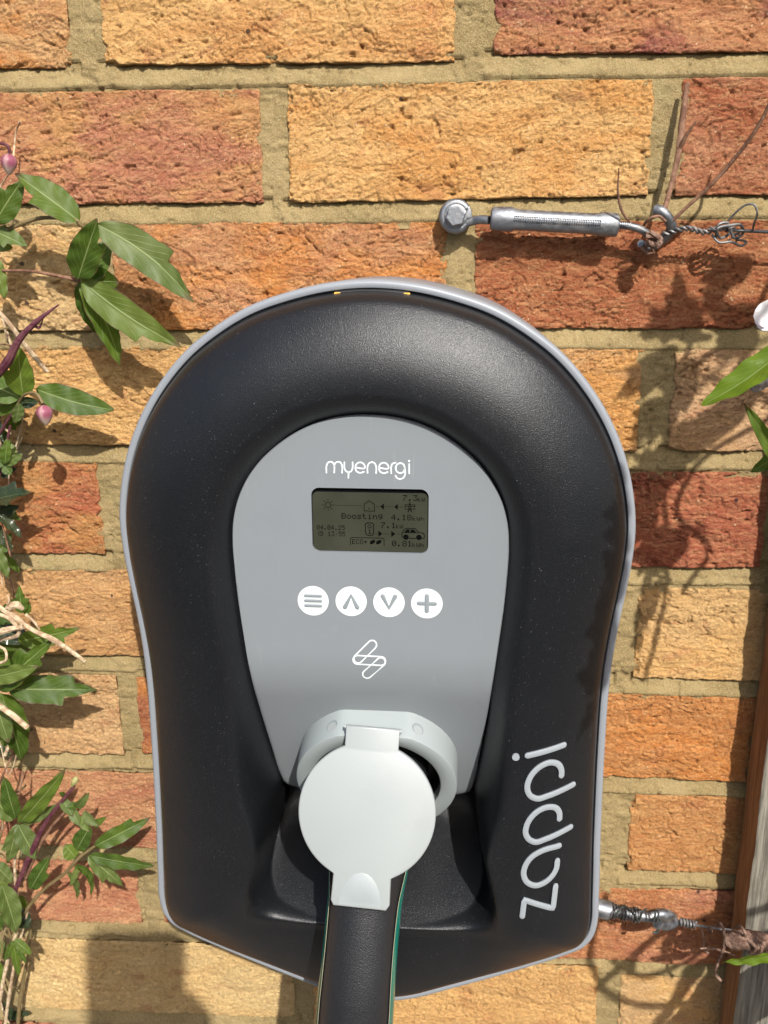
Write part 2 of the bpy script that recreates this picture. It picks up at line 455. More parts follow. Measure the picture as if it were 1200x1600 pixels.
# measured bricks: course, left px, right px, bottom px (left,right), top px (left,right) or None, colour, second colour
O_ = lambda r, g, b: (r, g, b)
BUFF = (.69, .395, .145); BUFF2 = (.63, .295, .085); PALE = (.68, .45, .21); ORG = (.58, .215, .052)
RED = (.36, .105, .045); DRED = (.25, .055, .035); PURP = (.21, .055, .055); TAN = (.56, .31, .135); ROSE = (.45, .17, .095)
SPEC = [
 (1, -480, 104, 108, 104, None, None, TAN, ORG), (1, 155, 712, 101, 95, None, None, BUFF, (.62, .30, .10)),
 (1, 773, 1330, 84, 88, None, None, (.50, .21, .09), (.26, .06, .055)),
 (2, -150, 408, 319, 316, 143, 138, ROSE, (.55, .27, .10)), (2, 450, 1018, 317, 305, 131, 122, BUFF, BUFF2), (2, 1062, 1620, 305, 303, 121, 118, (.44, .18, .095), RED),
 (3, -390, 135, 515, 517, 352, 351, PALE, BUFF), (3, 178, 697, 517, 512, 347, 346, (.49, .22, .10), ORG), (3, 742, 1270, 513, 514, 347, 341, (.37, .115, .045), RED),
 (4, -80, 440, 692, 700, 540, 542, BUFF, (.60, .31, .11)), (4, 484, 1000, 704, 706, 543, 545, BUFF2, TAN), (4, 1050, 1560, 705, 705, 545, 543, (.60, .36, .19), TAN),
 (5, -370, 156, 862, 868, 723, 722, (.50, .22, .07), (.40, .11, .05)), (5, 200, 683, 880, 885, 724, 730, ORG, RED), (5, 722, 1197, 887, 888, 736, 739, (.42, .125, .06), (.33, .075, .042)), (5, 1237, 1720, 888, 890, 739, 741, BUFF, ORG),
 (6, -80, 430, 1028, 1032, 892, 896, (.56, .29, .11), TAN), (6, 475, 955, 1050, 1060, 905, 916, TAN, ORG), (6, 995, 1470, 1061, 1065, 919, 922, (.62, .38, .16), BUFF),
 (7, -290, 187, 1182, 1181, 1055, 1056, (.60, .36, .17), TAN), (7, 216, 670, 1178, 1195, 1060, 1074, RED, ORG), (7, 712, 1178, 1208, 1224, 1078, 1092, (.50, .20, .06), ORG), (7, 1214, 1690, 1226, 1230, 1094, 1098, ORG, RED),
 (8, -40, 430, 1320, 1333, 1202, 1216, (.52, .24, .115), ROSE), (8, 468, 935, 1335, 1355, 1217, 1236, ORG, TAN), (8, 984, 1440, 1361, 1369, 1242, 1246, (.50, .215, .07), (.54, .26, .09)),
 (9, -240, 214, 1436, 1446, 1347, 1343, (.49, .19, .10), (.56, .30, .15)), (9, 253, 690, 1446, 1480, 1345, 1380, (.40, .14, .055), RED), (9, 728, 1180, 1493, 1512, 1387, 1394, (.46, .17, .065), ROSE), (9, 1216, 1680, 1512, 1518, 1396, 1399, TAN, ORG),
 (10, -430, -10, 1570, 1575, 1466, 1468, BUFF, ORG), (10, 28, 458, 1576, 1592, 1468, 1480, (.68, .48, .22), (.66, .43, .18)), (10, 490, 932, 1622, 1640, 1497, 1512, (.60, .33, .12), BUFF), (10, 967, 1400, 1640, 1644, 1524, 1527, (.60, .38, .18), BUFF),
]
def brick_mesh(xl, xr, zbl, zbr, ztl, ztr, res, seed, rough=1.0):
    w_ = xr - xl; h_ = (ztl + ztr - zbl - zbr) / 2
    n = max(6, int(w_ / res)); m = max(4, int(h_ / res))
    # denser rows at the arris
    def axis(n, L):
        a = np.linspace(0, 1, n + 1)
        e = np.array([.25, .6, 1.1]) / L
        return np.unique(np.concatenate([[0], e, a[(a > 1.3 / L) & (a < 1 - 1.3 / L)], 1 - e, [1]]))
    uu = axis(n, w_); vv = axis(m, h_)
    Ug, Vg = np.meshgrid(uu, vv, indexing='ij')
    X = xl + Ug * w_
    Z = (zbl + (zbr - zbl) * Ug) * (1 - Vg) + (ztl + (ztr - ztl) * Ug) * Vg
    # wandering edges
    eb = fbm(X / 9, seed * 1.7, seed, 4) * .5 * rough; et = fbm(X / 9, seed * 2.9, seed + 5, 4) * .5 * rough
    el = fbm(Z / 7, seed * 3.1, seed + 8, 4) * .8 * rough; er = fbm(Z / 7, seed * 4.1, seed + 9, 4) * .8 * rough
    dl = Ug * w_; dr = (1 - Ug) * w_; db = Vg * h_; dt = (1 - Vg) * h_
    Z = Z + eb * np.exp(-db / 4) + et * np.exp(-dt / 4); X = X + el * np.exp(-dl / 4) + er * np.exp(-dr / 4)
    # height of the dragged clay face
    w1 = fbm(X / 32, Z / 18, seed + 20, 3) * 9; w2 = fbm(X / 30, Z / 16, seed + 31, 3) * 7
    a = X + w1; b = Z + w2 + .12 * X * math.sin(seed)
    H = fbm(a / 42, b / 15, seed + 2, 4) * 1.1
    t = fbm(a / 26, b / 8.5, seed + 40, 4) * 4.2
    fl = np.floor(t); H += (fl + sstep(.86, 1.0, t - fl)) * .85 - t * .72
    t2 = fbm(a / 10, b / 4.2, seed + 47, 3) * 3.4
    fl = np.floor(t2); H += ((fl + sstep(.75, 1.0, t2 - fl)) - t2) * .30
    r = np.abs(vn(a / 17, b / 6.2, seed + 55) + .35 * vn(a / 5, b / 3, seed + 57))
    mk = sstep(-.05, .3, vn(X / 24, Z / 16, seed + 61))
    H -= 1.7 * np.exp(-(r / .05) ** 2) * mk
    r = np.abs(vn(a / 8, b / 5, seed + 75) + .4 * vn(X / 3, Z / 3, seed + 77)); mk = sstep(.1, .4, vn(X / 12, Z / 9, seed + 71))
    H -= 1.2 * np.exp(-(r / .07) ** 2) * mk
    r = np.abs(vn(a / 30, b / 10.5, seed + 155) + .30 * vn(a / 7, b / 4, seed + 157)); mk = sstep(-.1, .35, vn(X / 40, Z / 22, seed + 161))
    H -= 1.3 * np.exp(-(r / .06) ** 2) * mk
    ms = .40 + .85 * sstep(-.35, .45, fbm(X / 30, Z / 16, seed + 171, 3)); H0 = H.copy()
    H += .22 * vn(X / 2.6, Z / 1.8, seed + 80) + .34 * vn(X / 1.3, Z / 1.1, seed + 81)
    H = H0 + (H - H0) * ms
    H -= .9 * sstep(.74, .92, vn(X / 2.6, Z / 2.4, seed + 90))
    H -= 1.8 * sstep(.86, .95, vn(X / 5, Z / 4.6, seed + 93))
    H = H * 1.12 * rough - .45
    crs = np.random.RandomState(int(seed) * 13 + 5)
    for _ in range(crs.randint(5, 10)):
        side = crs.randint(4); tpos = crs.rand()
        if crs.rand() < .3: tpos = crs.choice([.01, .99])
        cx = (xl + tpos * w_) if side < 2 else (xl if side == 2 else xr)
        cz = ((zbl if side == 0 else ztl) if side < 2 else zbl + crs.rand() * h_)
        rx = crs.uniform(2, 9); rz = crs.uniform(1.2, 3.6)
        if side >= 2: rx, rz = rz, rx * .7
        dd = np.sqrt(((X - cx) / rx) ** 2 + ((Z - cz) / rz) ** 2) + .35 * fbm(X / 3, Z / 3, seed + 120, 3)
        H -= crs.uniform(1.2, 3.4) * sstep(1.0, .72, dd)
    # rounded, chipped arrises
    de = np.minimum(np.minimum(dl, dr), np.minimum(db, dt))
    rr = 1.1 + 1.5 * sstep(.25, .8, fbm(X / 8, Z / 8, seed + 99, 3))
    q = np.clip(de / rr, 0, 1); H -= rr * .8 * (1 - np.sqrt(np.clip(1 - (1 - q) ** 2, 0, 1)))
    Y = -H
    n_, m_ = X.shape
    P = np.stack([X, Y, Z], -1).reshape(-1, 3)
    Q = gridq(n_, m_)
    idx = np.arange(n_ * m_).reshape(n_, m_)
    ring = np.concatenate([idx[:, 0], idx[-1, 1:], idx[-2::-1, -1], idx[0, -2:0:-1]])
    back = P[ring].copy(); back[:, 1] = 9.0
    k0 = len(P); P = np.concatenate([P, back]); L = len(ring)
    i = np.arange(L); j = (i + 1) % L
    Q = np.concatenate([Q, np.stack([ring[i], k0 + i, k0 + j, ring[j]], -1)])
    return mesh_np('brick', P, Q)
rects = []
rng = np.random.RandomState(5)
seed = 1
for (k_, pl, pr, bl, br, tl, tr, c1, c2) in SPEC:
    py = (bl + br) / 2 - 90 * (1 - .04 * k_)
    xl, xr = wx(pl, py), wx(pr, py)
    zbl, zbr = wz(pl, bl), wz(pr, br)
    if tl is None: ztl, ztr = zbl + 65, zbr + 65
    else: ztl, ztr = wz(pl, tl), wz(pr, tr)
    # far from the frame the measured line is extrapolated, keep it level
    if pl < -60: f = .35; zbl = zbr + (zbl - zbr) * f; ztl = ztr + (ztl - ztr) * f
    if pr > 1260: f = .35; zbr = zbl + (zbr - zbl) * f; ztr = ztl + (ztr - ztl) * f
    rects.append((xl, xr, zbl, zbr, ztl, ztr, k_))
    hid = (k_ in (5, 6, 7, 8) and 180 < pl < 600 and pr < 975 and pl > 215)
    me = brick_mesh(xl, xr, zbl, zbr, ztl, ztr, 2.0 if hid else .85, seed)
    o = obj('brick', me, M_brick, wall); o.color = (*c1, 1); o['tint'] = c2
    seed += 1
# courses out of the frame
cols = [BUFF, TAN, ORG, ROSE, RED, BUFF2, (.45, .19, .09), PALE]
def level(k_):
    R = [r for r in rects if r[6] == k_]
    return (np.mean([r[2] for r in R]), np.mean([r[4] for r in R])) if R else None
for k_ in range(-3, 15):
    lv = level(k_)
    if lv is None:
        zb = -75.0 * (k_ - 1) + (level(1)[0] if k_ < 1 else level(10)[0] + 75 * 9); zt = zb + 65
    else: zb, zt = lv
    own = [r for r in rects if r[6] == k_]
    lo = min([r[0] for r in own]) if own else None; hi = max([r[1] for r in own]) if own else None
    xs = []
    if own:
        x = lo - 10
        while x > -560: xs.append((x - 215, x)); x -= 225
        x = hi + 10
        while x < 980: xs.append((x, x + 215)); x += 225
    else:
        x = -600 + (112.5 if k_ % 2 else 0)
        while x < 980: xs.append((x, x + 215)); x += 225
    for (a, b) in xs:
        near = (a < 520 and b > -90 and k_ >= 11 and k_ < 12)
        me = brick_mesh(a, b, zb, zb, zt, zt, .85 if near else 4.0, seed, 1.0)
        o = obj('brick', me, M_brick, wall); c = cols[rng.randint(len(cols))]; c2 = cols[rng.randint(len(cols))]
        if k_ == 11: c = (.42, .13, .08); c2 = ROSE
        o.color = (*c, 1); o['tint'] = c2; seed += 1
        rects.append((a, b, zb, zb, zt, zt, k_))
# mortar: one sheet of struck joints, left out under the bricks
def mortar(x0, x1, z0, z1, step, skip=None):
    xs = np.arange(x0, x1 + .1, step); zs = np.arange(z0, z1 + .1, step)
    X, Z = np.meshgrid(xs, zs, indexing='ij')
    rec = np.full(X.shape, 2.3); inside = np.zeros(X.shape, bool)
    for (xl, xr, zbl, zbr, ztl, ztr, k_) in rects:
        if xr < x0 or xl > x1: continue
        t = (X - xl) / (xr - xl); zb = zbl + (zbr - zbl) * t; zt = ztl + (ztr - ztl) * t
        inx = (X > xl - 5) & (X < xr + 5)
        d = zb - Z
        mk = inx & (d > -3) & (d < 12)
        rec = np.where(mk, 4.7 - 3.9 * np.clip(d / 10, 0, 1), rec)
        inside |= (X > xl + 3.2) & (X < xr - 3.2) & (Z > zb + 3.2) & (Z < zt - 3.2)
    rec += .55 * fbm(X / 13, Z / 9, 3, 4) + .22 * fbm(X / 2.2, Z / 2.2, 8, 3) + .10 * vn(X / .9, Z / .9, 4)
    rec += 1.6 * sstep(.80, .93, vn(X / 3.5, Z / 3.5, 17))
    rec += .9 * sstep(.35, .8, fbm(X / 22, Z / 7, 31, 3)) - .9 * sstep(.35, .8, fbm(X / 18, Z / 8, 37, 3))
    rr_ = np.abs(vn(X / 15, Z / 9, 41) + .4 * vn(X / 4, Z / 4, 43)); rec += 1.3 * np.exp(-(rr_ / .035) ** 2) * sstep(.1, .4, vn(X / 26, Z / 20, 45))
    rec = np.maximum(rec, .15)
    P = np.stack([X, rec, Z], -1).reshape(-1, 3)
    n, m = X.shape
    Q = gridq(n, m)
    keep = ~(inside.ravel()[Q].all(1))
    if skip is not None:
        a, b, c, d = skip; cx = P[Q].mean(1)
        keep &= ~((cx[:, 0] > a) & (cx[:, 0] < b) & (cx[:, 2] > c) & (cx[:, 2] < d))
    Q = Q[keep]
    used = np.unique(Q); mp = np.zeros(len(P), int); mp[used] = np.arange(len(used))
    return mesh_np('mortar', P[used], mp[Q])
obj('mortar', mortar(-112, 520, -712, 48, .95), M_mortar, wall)
obj('mortar', mortar(-592, 976, -1070, 366, 4.0, (-112, 520, -712, 48)), M_mortar, wall)
# plain run of the same wall beyond the bricks built singly
fr = []
X0, X1, Z0, Z1 = -594, 978, -1072, 368
for (a, b, c, d) in ((-4000, X0, GZ, 2500), (X1, 4500, GZ, 2500), (X0, X1, Z1, 2500), (X0, X1, GZ, Z0)):
    fr.append((a, b, c, d))
b_ = Buf()
for (a, b, c, d) in fr: b_.add([(a, 1.5, c), (b, 1.5, c), (b, 1.5, d), (a, 1.5, d), (a, 100, c), (b, 100, c), (b, 100, d), (a, 100, d)], [(0, 1, 2, 3), (7, 6, 5, 4), (0, 4, 5, 1), (1, 5, 6, 2), (2, 6, 7, 3), (3, 7, 4, 0)])
obj('wall_body', b_, M_far, wall)

# ------------------------------------------------------------------ the charger
DX, DZ = 177.2, -117.7          # device axis and its top, mm on the wall
charger = thing('wall_charger', 'black and grey electric car charger with round shoulders on the brick wall', 'car charger')
OUT = [(0,0),(24,2.1),(43,6.5),(62,13),(83,25.0),(96,35),(110,50),(122.3,68),(132.3,90),(137.8,111),(139.8,127.5),(139.4,143),(137.2,163),(134.4,184),(132.4,205),(131.6,225),(131.6,250),(132,280),(133,320),(134.3,355),(134.6,373),(132.6,383.5),(127.5,391.5),(118,397.3),(94,408.5),(70,418.8),(46,428.5),(22,437.5),(0,440.5)]
INN = [(0,65.8),(14,66.9),(27,70.3),(38,75.6),(48,82.6),(57,91),(64,100.5),(69,111),(72,122.5),(73,135),(72.6,150),(71,172),(68.8,193),(66.8,212),(64.4,240),(61.5,270),(58.8,297),(59.5,318),(63.5,336),(66.2,349),(65.5,358),(59,365.5),(46,369.5),(24,372.5),(0,373.5)]
def sym(H, n=5):
    L = H + [(-x, y) for x, y in H[-2:0:-1]]
    return catmull([(x, y) for x, y in L], n, True)
OC = sym(OUT); IC = sym(INN)
CEN = np.array([0, 200.0])
def byangle(L, N=420, c=CEN):
    """resample a star-shaped loop at equal angles round c"""
    d = L - c; a = np.arctan2(d[:, 0], -d[:, 1]); r = np.linalg.norm(d, axis=1)
    o = np.argsort(a); a = a[o]; r = r[o]
    A = np.linspace(-math.pi, math.pi, N, endpoint=False)
    R = np.interp(A, np.concatenate([a - 2 * math.pi, a, a + 2 * math.pi]), np.tile(r, 3))
    return np.stack([c[0] + R * np.sin(A), c[1] - R * np.cos(A)], -1)
NN = 420
OA = byangle(OC, NN); IA = byangle(IC, NN)
def inset(L, d):
    """move a closed loop inward by d"""
    T = np.roll(L, -1, 0) - np.roll(L, 1, 0); T /= np.linalg.norm(T, axis=1)[:, None]
    N = np.stack([-T[:, 1], T[:, 0]], -1)
    if ((CEN - L) * N).sum() < 0: N = -N
    return L + N * d
def polydist(P, L):
    A = L; B = np.roll(L, -1, 0)
    out = np.full(len(P), 1e9)
    AB = B - A; l2 = (AB ** 2).sum(1) + 1e-12
    for s in range(0, len(P), 2000):
        p = P[s:s + 2000][:, None, :]
        t = np.clip(((p - A) * AB).sum(-1) / l2, 0, 1)
        d = np.linalg.norm(p - (A + t[..., None] * AB), axis=-1)
        out[s:s + 2000] = d.min(1)
    return out
RIMI = inset(OA, 4.4)         # inner edge of the grey rim
COVO = inset(OA, 5.3)         # outer edge of the black cover
def Hf(u, v):                 # fascia
    v = np.asarray(v, float)
    x = np.clip(v - 196, 0, None)
    bend = np.where(x < 30, x * x / 60 * .42, .42 * (x - 15))
    return 110.5 - bend
def Hfloor(u, v):
    t = np.clip((np.asarray(v, float) - 326) / 47.5, 0, 1)
    return 40.0 + 67.5 * np.where(t < .2, t * t * 2.5 / 1.0, (t - .1)) / .9 * 1.0
def Hin(u, v):                # height along the inner edge of the cover
    f = Hf(u, v) - 1.5
    return f - 1.0 + (Hfloor(u, v) - (f - 1.0)) * sstep(299, 309, np.asarray(v, float))
def Hcov(P):
    P = np.asarray(P, float)
    d = polydist(P, COVO); e = polydist(P, IA)
    u, v = P[:, 0], P[:, 1]
    bot = sstep(372, 392, v) * (1 - sstep(45, 85, np.abs(u)))
    pk = 121.0 - 11.5 * sstep(340, 380, v) * (1 - sstep(55, 95, np.abs(u))) - 3 * sstep(250, 400, v)
    wd = 46.0
    q = np.clip(d / wd, 0, 1)
    st_ = 6.5 - 5.0 * sstep(360, 392, v)
    H = 97.0 + st_ * (1 - (1 - np.clip(d / 5.5, 0, 1)) ** 2) + (pk - 97.0 - st_) * (1 - (1 - q) ** 2.0)
    edge = np.clip(d / 2.0, 0, 1); H -= 3.0 * (1 - np.sqrt(1 - (1 - edge) ** 2))
    hin = Hin(u, v)
    fw = 13.0 + 4 * sstep(190, 280, v) - 9 * sstep(280, 318, v) + 3 * sstep(350, 372, v)
    x = np.clip(e / fw, 0, 1)
    f = 1 - (1 - x) ** 2.6
    f = np.where(v > 300, f, f * sstep(-.02, .10, x))
    return hin + (H - hin) * f
def D3(u, v, D): return np.array([DX + u, -D, DZ - v])
def ringmesh(rings, closed_first=False):
    P = np.array([[D3(p[0], p[1], D) for p, D in zip(R, (Ds if np.ndim(Ds) else [Ds] * len(R)))] for R, Ds in rings])
    return P.reshape(-1, 3), gridq(len(rings), NN, True)
# grey back shell with its rim
rg = [(inset(OA, 5), 0.4), (OA + 0, 8), (OA, 91.5), (inset(OA, .35), 93.6), (inset(OA, 1.1), 94.7), (inset(OA, 2.0), 95.0), (inset(OA, 4.0), 95.0), (RIMI, 94.6), (inset(OA, 4.5), 90.0), (inset(OA, 9), 89.5)]
V_, Q_ = ringmesh(rg)
me = mesh_np('backplate', V_, Q_); me.set_sharp_from_angle(angle=math.radians(50))
obj('backplate', me, M_rim, charger)
# black cover
S = np.unique(np.concatenate([np.array([0, .004, .01, .018, .03]), np.linspace(.04, .72, 26), np.linspace(.73, 1, 34)]))
rings = []
COVA = byangle(COVO, NN)
for s in S:
    L = COVA * (1 - s) + IA * s
    rings.append((L, Hcov(L) if s > 0 else np.full(NN, 90.0)))
rings[0] = (COVA, np.full(NN, 90.0))
rings.insert(1, (COVA, np.full(NN, 94.0)))
FC = np.array([0, 322.0])
for q in list(np.linspace(.985, .70, 14)) + list(np.linspace(.66, .02, 24)):
    L = FC + (IA - FC) * q
    e = polydist(L, IA)
    hf_ = Hf(0, L[:, 1]) - 3.5; h = hf_ + (Hfloor(0, L[:, 1]) - hf_) * sstep(296, 303, L[:, 1])
    h = h - 2.6 * (1 - (1 - np.clip(e / 7, 0, 1)) ** 2) * sstep(300, 312, L[:, 1]) * (1 - sstep(345, 368, L[:, 1]))
    rings.append((L, h))
V_, Q_ = ringmesh(rings)
me = mesh_np('front_cover', V_, Q_)
cover = obj('front_cover', me, M_cover, charger)
# light slot at the top of the cover
b_ = Buf()
slot = [D3(u, 6.2 + (u / 24.) ** 2 * 1.9 - .0, 95.2) for u in np.linspace(-17, 19, 14)]
tube(b_, slot, 1.35, 8, 2); obj('light_slot', b_, M_dark, cover)
for u in (-16.2, 18.6):
    b_ = Buf(); prism(b_, rrect(3.2, 1.9, .4, 2), D3(u, 6.4 + (u / 24.) ** 2 * 1.9, 95.6), np.array([1., 0, 0]), np.array([0, 0, 1.]), np.array([0, -1., 0]), 0, 1.9)
    obj('slot_end', b_, M_amber, cover)
# fascia with a window for the display
DCU, DCV = 0.6, 121.2
W_, H_ = 60.8, 34.6
DC = np.array([DCU, DCV])
fo = []
for (x, y) in INN:
    if y <= 300: fo.append((x, y))
fo[-1] = (58.6, 296); fo += [(57, 302), (52, 305), (30, 306), (0, 306)]
FOL = sym(fo, 6)
fout = byangle(FOL, NN, DC)
fout_in = fout + (DC - fout) * (0.35 / np.linalg.norm(DC - fout, axis=1))[:, None]
def dense(L, st=.3):
    out = []
    for p0, p1 in zip(L, L[1:] + L[:1]):
        p0 = np.array(p0); p1 = np.array(p1); n = max(1, int(np.linalg.norm(p1 - p0) / st))
        out += [p0 + (p1 - p0) * i / n for i in range(n)]
    return np.array(out)
hole = byangle(dense([(DCU + x, DCV - y) for x, y in rrect(W_, H_, 4.2, 8)]), NN, DC)
rings = [(fout, Hf(0, fout[:, 1]) - 6), (fout_in, Hf(0, fout[:, 1]) - .7), (fout + (DC - fout) * (0.9 / np.linalg.norm(DC - fout, axis=1))[:, None], Hf(0, fout[:, 1]) - .05)]
for s in np.linspace(.02, 1, 40):
    L = fout * (1 - s) + hole * s; rings.append((L, Hf(0, L[:, 1])))
rings.append((hole, Hf(0, hole[:, 1]) - 2.0))
V_, Q_ = ringmesh(rings); me = mesh_np('fascia', V_, Q_); me.set_sharp_from_angle(angle=math.radians(40))
fascia = obj('fascia', me, M_fascia, charger)
EX, EZ, EY = np.array([1., 0, 0]), np.array([0, 0, 1.]), np.array([0, -1., 0])
# display
b_ = Buf(); prism(b_, rrect(W_ + 1, H_ + 1, 4.2), D3(DCU, DCV, 108.0), EX, EZ, EY, 0, .5)
disp = obj('display', b_, M_bezel, charger)
b_ = Buf(); prism(b_, rrect(W_ - .8, H_ - 3.0, 2.6), D3(DCU, DCV + 1.1, 108.5), EX, EZ, EY, 0, .5)
obj('screen', b_, M_lcd, disp)
# pixel lettering on the screen
FONT = {
'0': '01110 10001 10011 10101 11001 10001 01110', '1': '00100 01100 00100 00100 00100 00100 01110', '2': '01110 10001 00001 00110 01000 10000 11111',
'3': '11111 00010 00100 00010 00001 10001 01110', '4': '00010 00110 01010 10010 11111 00010 00010', '5': '11111 10000 11110 00001 00001 10001 01110',
'7': '11111 00001 00010 00100 01000 01000 01000', '8': '01110 10001 10001 01110 10001 10001 01110', '.': '00000 00000 00000 00000 00000 01100 01100',
'B': '11110 10001 10001 11110 10001 10001 11110', 'o': '00000 00000 01110 10001 10001 10001 01110', 's': '00000 00000 01111 10000 01110 00001 11110',
't': '01000 01000 11100 01000 01000 01001 00110', 'i': '00100 00000 01100 00100 00100 00100 01110', 'n': '00000 00000 10110 11001 10001 10001 10001',
'g': '00000 01111 10001 10001 01111 00001 01110', 'k': '10000 10000 10010 10100 11000 10100 10010', 'W': '10001 10001 10001 10101 10101 10101 01010',
'h': '10000 10000 10110 11001 10001 10001 10001', 'E': '11111 10000 10000 11110 10000 10000 11111', 'C': '01110 10001 10000 10000 10000 10001 01110',
'O': '01110 10001 10001 10001 10001 10001 01110', '+': '00000 00100 00100 11111 00100 00100 00000', ' ': '00000 00000 00000 00000 00000 00000 00000', ':': '00000 00000 00100 00000 00100 00000 00000'}
INKD = 109.06
def dpt(x, y):    # x,y in pixels of a 1200x709 enlargement of the display -> device mm
    return (-29.3 + (x - 65) / (1090 - 65) * 60.9 + DCU - .3 - .6, 104.2 + (y - 85) / (650 - 85) * 34.0)
def quad(b, x0, y0, x1, y1):
    a = dpt(x0, y0); c = dpt(x1, y1)
    b.add([D3(a[0], c[1], INKD), D3(c[0], c[1], INKD), D3(c[0], a[1], INKD), D3(a[0], a[1], INKD)], [(0, 1, 2, 3)])
def text(b, s, x, y, cw, ph):
    """x,y top-left, cw pixel width, ph pixel height (enlargement px)"""
    for ch in s:
        if ch in FONT:
            rws = FONT[ch].split()
            for j, r_ in enumerate(rws):
                i = 0
                while i < 5:
                    if r_[i] == '1':
                        i0 = i
                        while i < 5 and r_[i] == '1': i += 1
                        quad(b, x + i0 * cw, y + j * ph + .2, x + i * cw, y + (j + 1) * ph + .1)
                    else: i += 1
        x += cw * 6.05
def line(b, pts, wd=6):
    for (x0, y0), (x1, y1) in zip(pts[:-1], pts[1:]):
        d = np.array([x1 - x0, y1 - y0], float); L = np.linalg.norm(d); d /= L; n = np.array([-d[1], d[0]]) * wd / 2; e = d * wd / 3
        c = [np.array([x0, y0]) - e + n, np.array([x0, y0]) - e - n, np.array([x1, y1]) + e - n, np.array([x1, y1]) + e + n]
        V = [D3(*dpt(*q), INKD + .002) for q in c]; b.add(V, [(0, 1, 2, 3)])
def tag_ink(name, b):
    o = obj(name, mesh_np(name, b.V, b.Q, False), M_seg, disp); return o
b = Buf()
text(b, 'Boosting', 322, 308, 7.6, 7.2); text(b, '4.18', 760, 312, 7.6, 7.2); text(b, 'kWh', 945, 330, 6.0, 5.0)
text(b, '7.3', 858, 138, 7.6, 7.2); text(b, 'kW', 990, 158, 5.8, 5.0)
text(b, '7.1', 668, 385, 7.6, 7.2); text(b, 'kW', 800, 402, 5.6, 5.0)
text(b, '0.81', 765, 548, 7.6, 7.2); text(b, 'kWh', 945, 566, 6.0, 5.0)
text(b, '04.04.25', 100, 420, 5.3, 6.0); text(b, '13:55', 198, 477, 5.3, 6.0)
text(b, 'ECO+', 412, 543, 5.8, 6.2)
tag_ink('screen_text', b)
b = Buf()
ci = [(205 + 24 * math.cos(a * .3926), 238 + 24 * math.sin(a * .3926)) for a in range(17)]; line(b, ci, 5)
for a in range(8):
    c, s = math.cos(a * math.pi / 4), math.sin(a * math.pi / 4); line(b, [(205 + 36 * c, 238 + 36 * s), (205 + 52 * c, 238 + 52 * s)], 5)
for x in np.arange(268, 500, 11): line(b, [(x, 240), (x + 4, 240)], 4)
line(b, [(522, 286), (522, 226), (567, 194), (612, 226), (612, 286), (522, 286)], 6); line(b, [(558, 265), (572, 265)], 5)
for x in list(np.arange(628, 664, 11)) + list(np.arange(706, 782, 11)) + list(np.arange(826, 860, 11)): line(b, [(x, 244), (x + 4, 244)], 4)
def tri(b, x0, yc, w, h):
    V = [D3(*dpt(*q), INKD) for q in ((x0, yc), (x0 + w, yc - h), (x0 + w, yc + h))]; b.add(V if w > 0 else V, [(0, 1, 2)])
tri(b, 664, 244, 32, 28); tri(b, 784, 244, 32, 26)
for yy in (224, 238, 262): line(b, [(876, yy), (968, yy)], 5)
line(b, [(905, 290), (921, 200), (937, 290)], 5); line(b, [(905, 290), (935, 240)], 4); line(b, [(937, 290), (907, 240)], 4); line(b, [(880, 224), (880, 262)], 4); line(b, [(962, 224), (962, 262)], 4)
line(b, [(545, 392), (592, 392), (606, 410), (602, 440), (606, 470), (596, 500), (570, 508), (540, 500), (530, 470), (534, 440), (528, 410), (545, 392)], 7)
line(b, [(552, 420), (558, 410), (576, 410), (584, 424), (576, 438), (560, 438), (552, 420)], 5); line(b, [(560, 456), (570, 456), (570, 486)], 6); line(b, [(558, 486), (582, 486)], 6)
for x in list(np.arange(616, 645, 11)) + list(np.arange(690, 752, 11)) + list(np.arange(806, 835, 11)): line(b, [(x, 488), (x + 4, 488)], 4)
tri(b, 680, 488, -34, 28); tri(b, 795, 488, -36, 28)
line(b, [(855, 520), (852, 480), (872, 448), (890, 434), (965, 434), (1000, 470), (1040, 476), (1050, 492), (1048, 520), (1025, 524)], 7); line(b, [(915, 524), (975, 524)], 7)
line(b, [(868, 474), (990, 474)], 6)
for cx in (888, 1002):
    V = [D3(*dpt(cx + 25 * math.cos(t * .5236), 514 + 25 * math.sin(t * .5236)), INKD + .004) for t in range(12)]; b.add(V, [tuple(range(12))])
for q in ([(874, 470), (895, 444), (920, 444), (920, 470)], [(928, 470), (928, 444), (956, 444), (980, 470)]):
    b.add([D3(*dpt(*p), INKD + .006) for p in q], [(0, 1, 2, 3)])
line(b, [(398, 596), (398, 540), (410, 528), (685, 528), (696, 540), (696, 596)], 6)
for cx in (595, 650):
    b.add([D3(*dpt(*p), INKD + .003) for p in ((cx - 26, 586), (cx - 22, 558), (cx + 2, 545), (cx + 24, 548), (cx + 18, 572), (cx - 4, 584))], [(0, 1, 2, 3, 4, 5)])
ci = [(135 + 20 * math.cos(a * .5236), 497 + 20 * math.sin(a * .5236)) for a in range(13)]; line(b, ci, 5); line(b, [(135, 484), (135, 498), (144, 498)], 4)
tag_ink('screen_symbols', b)

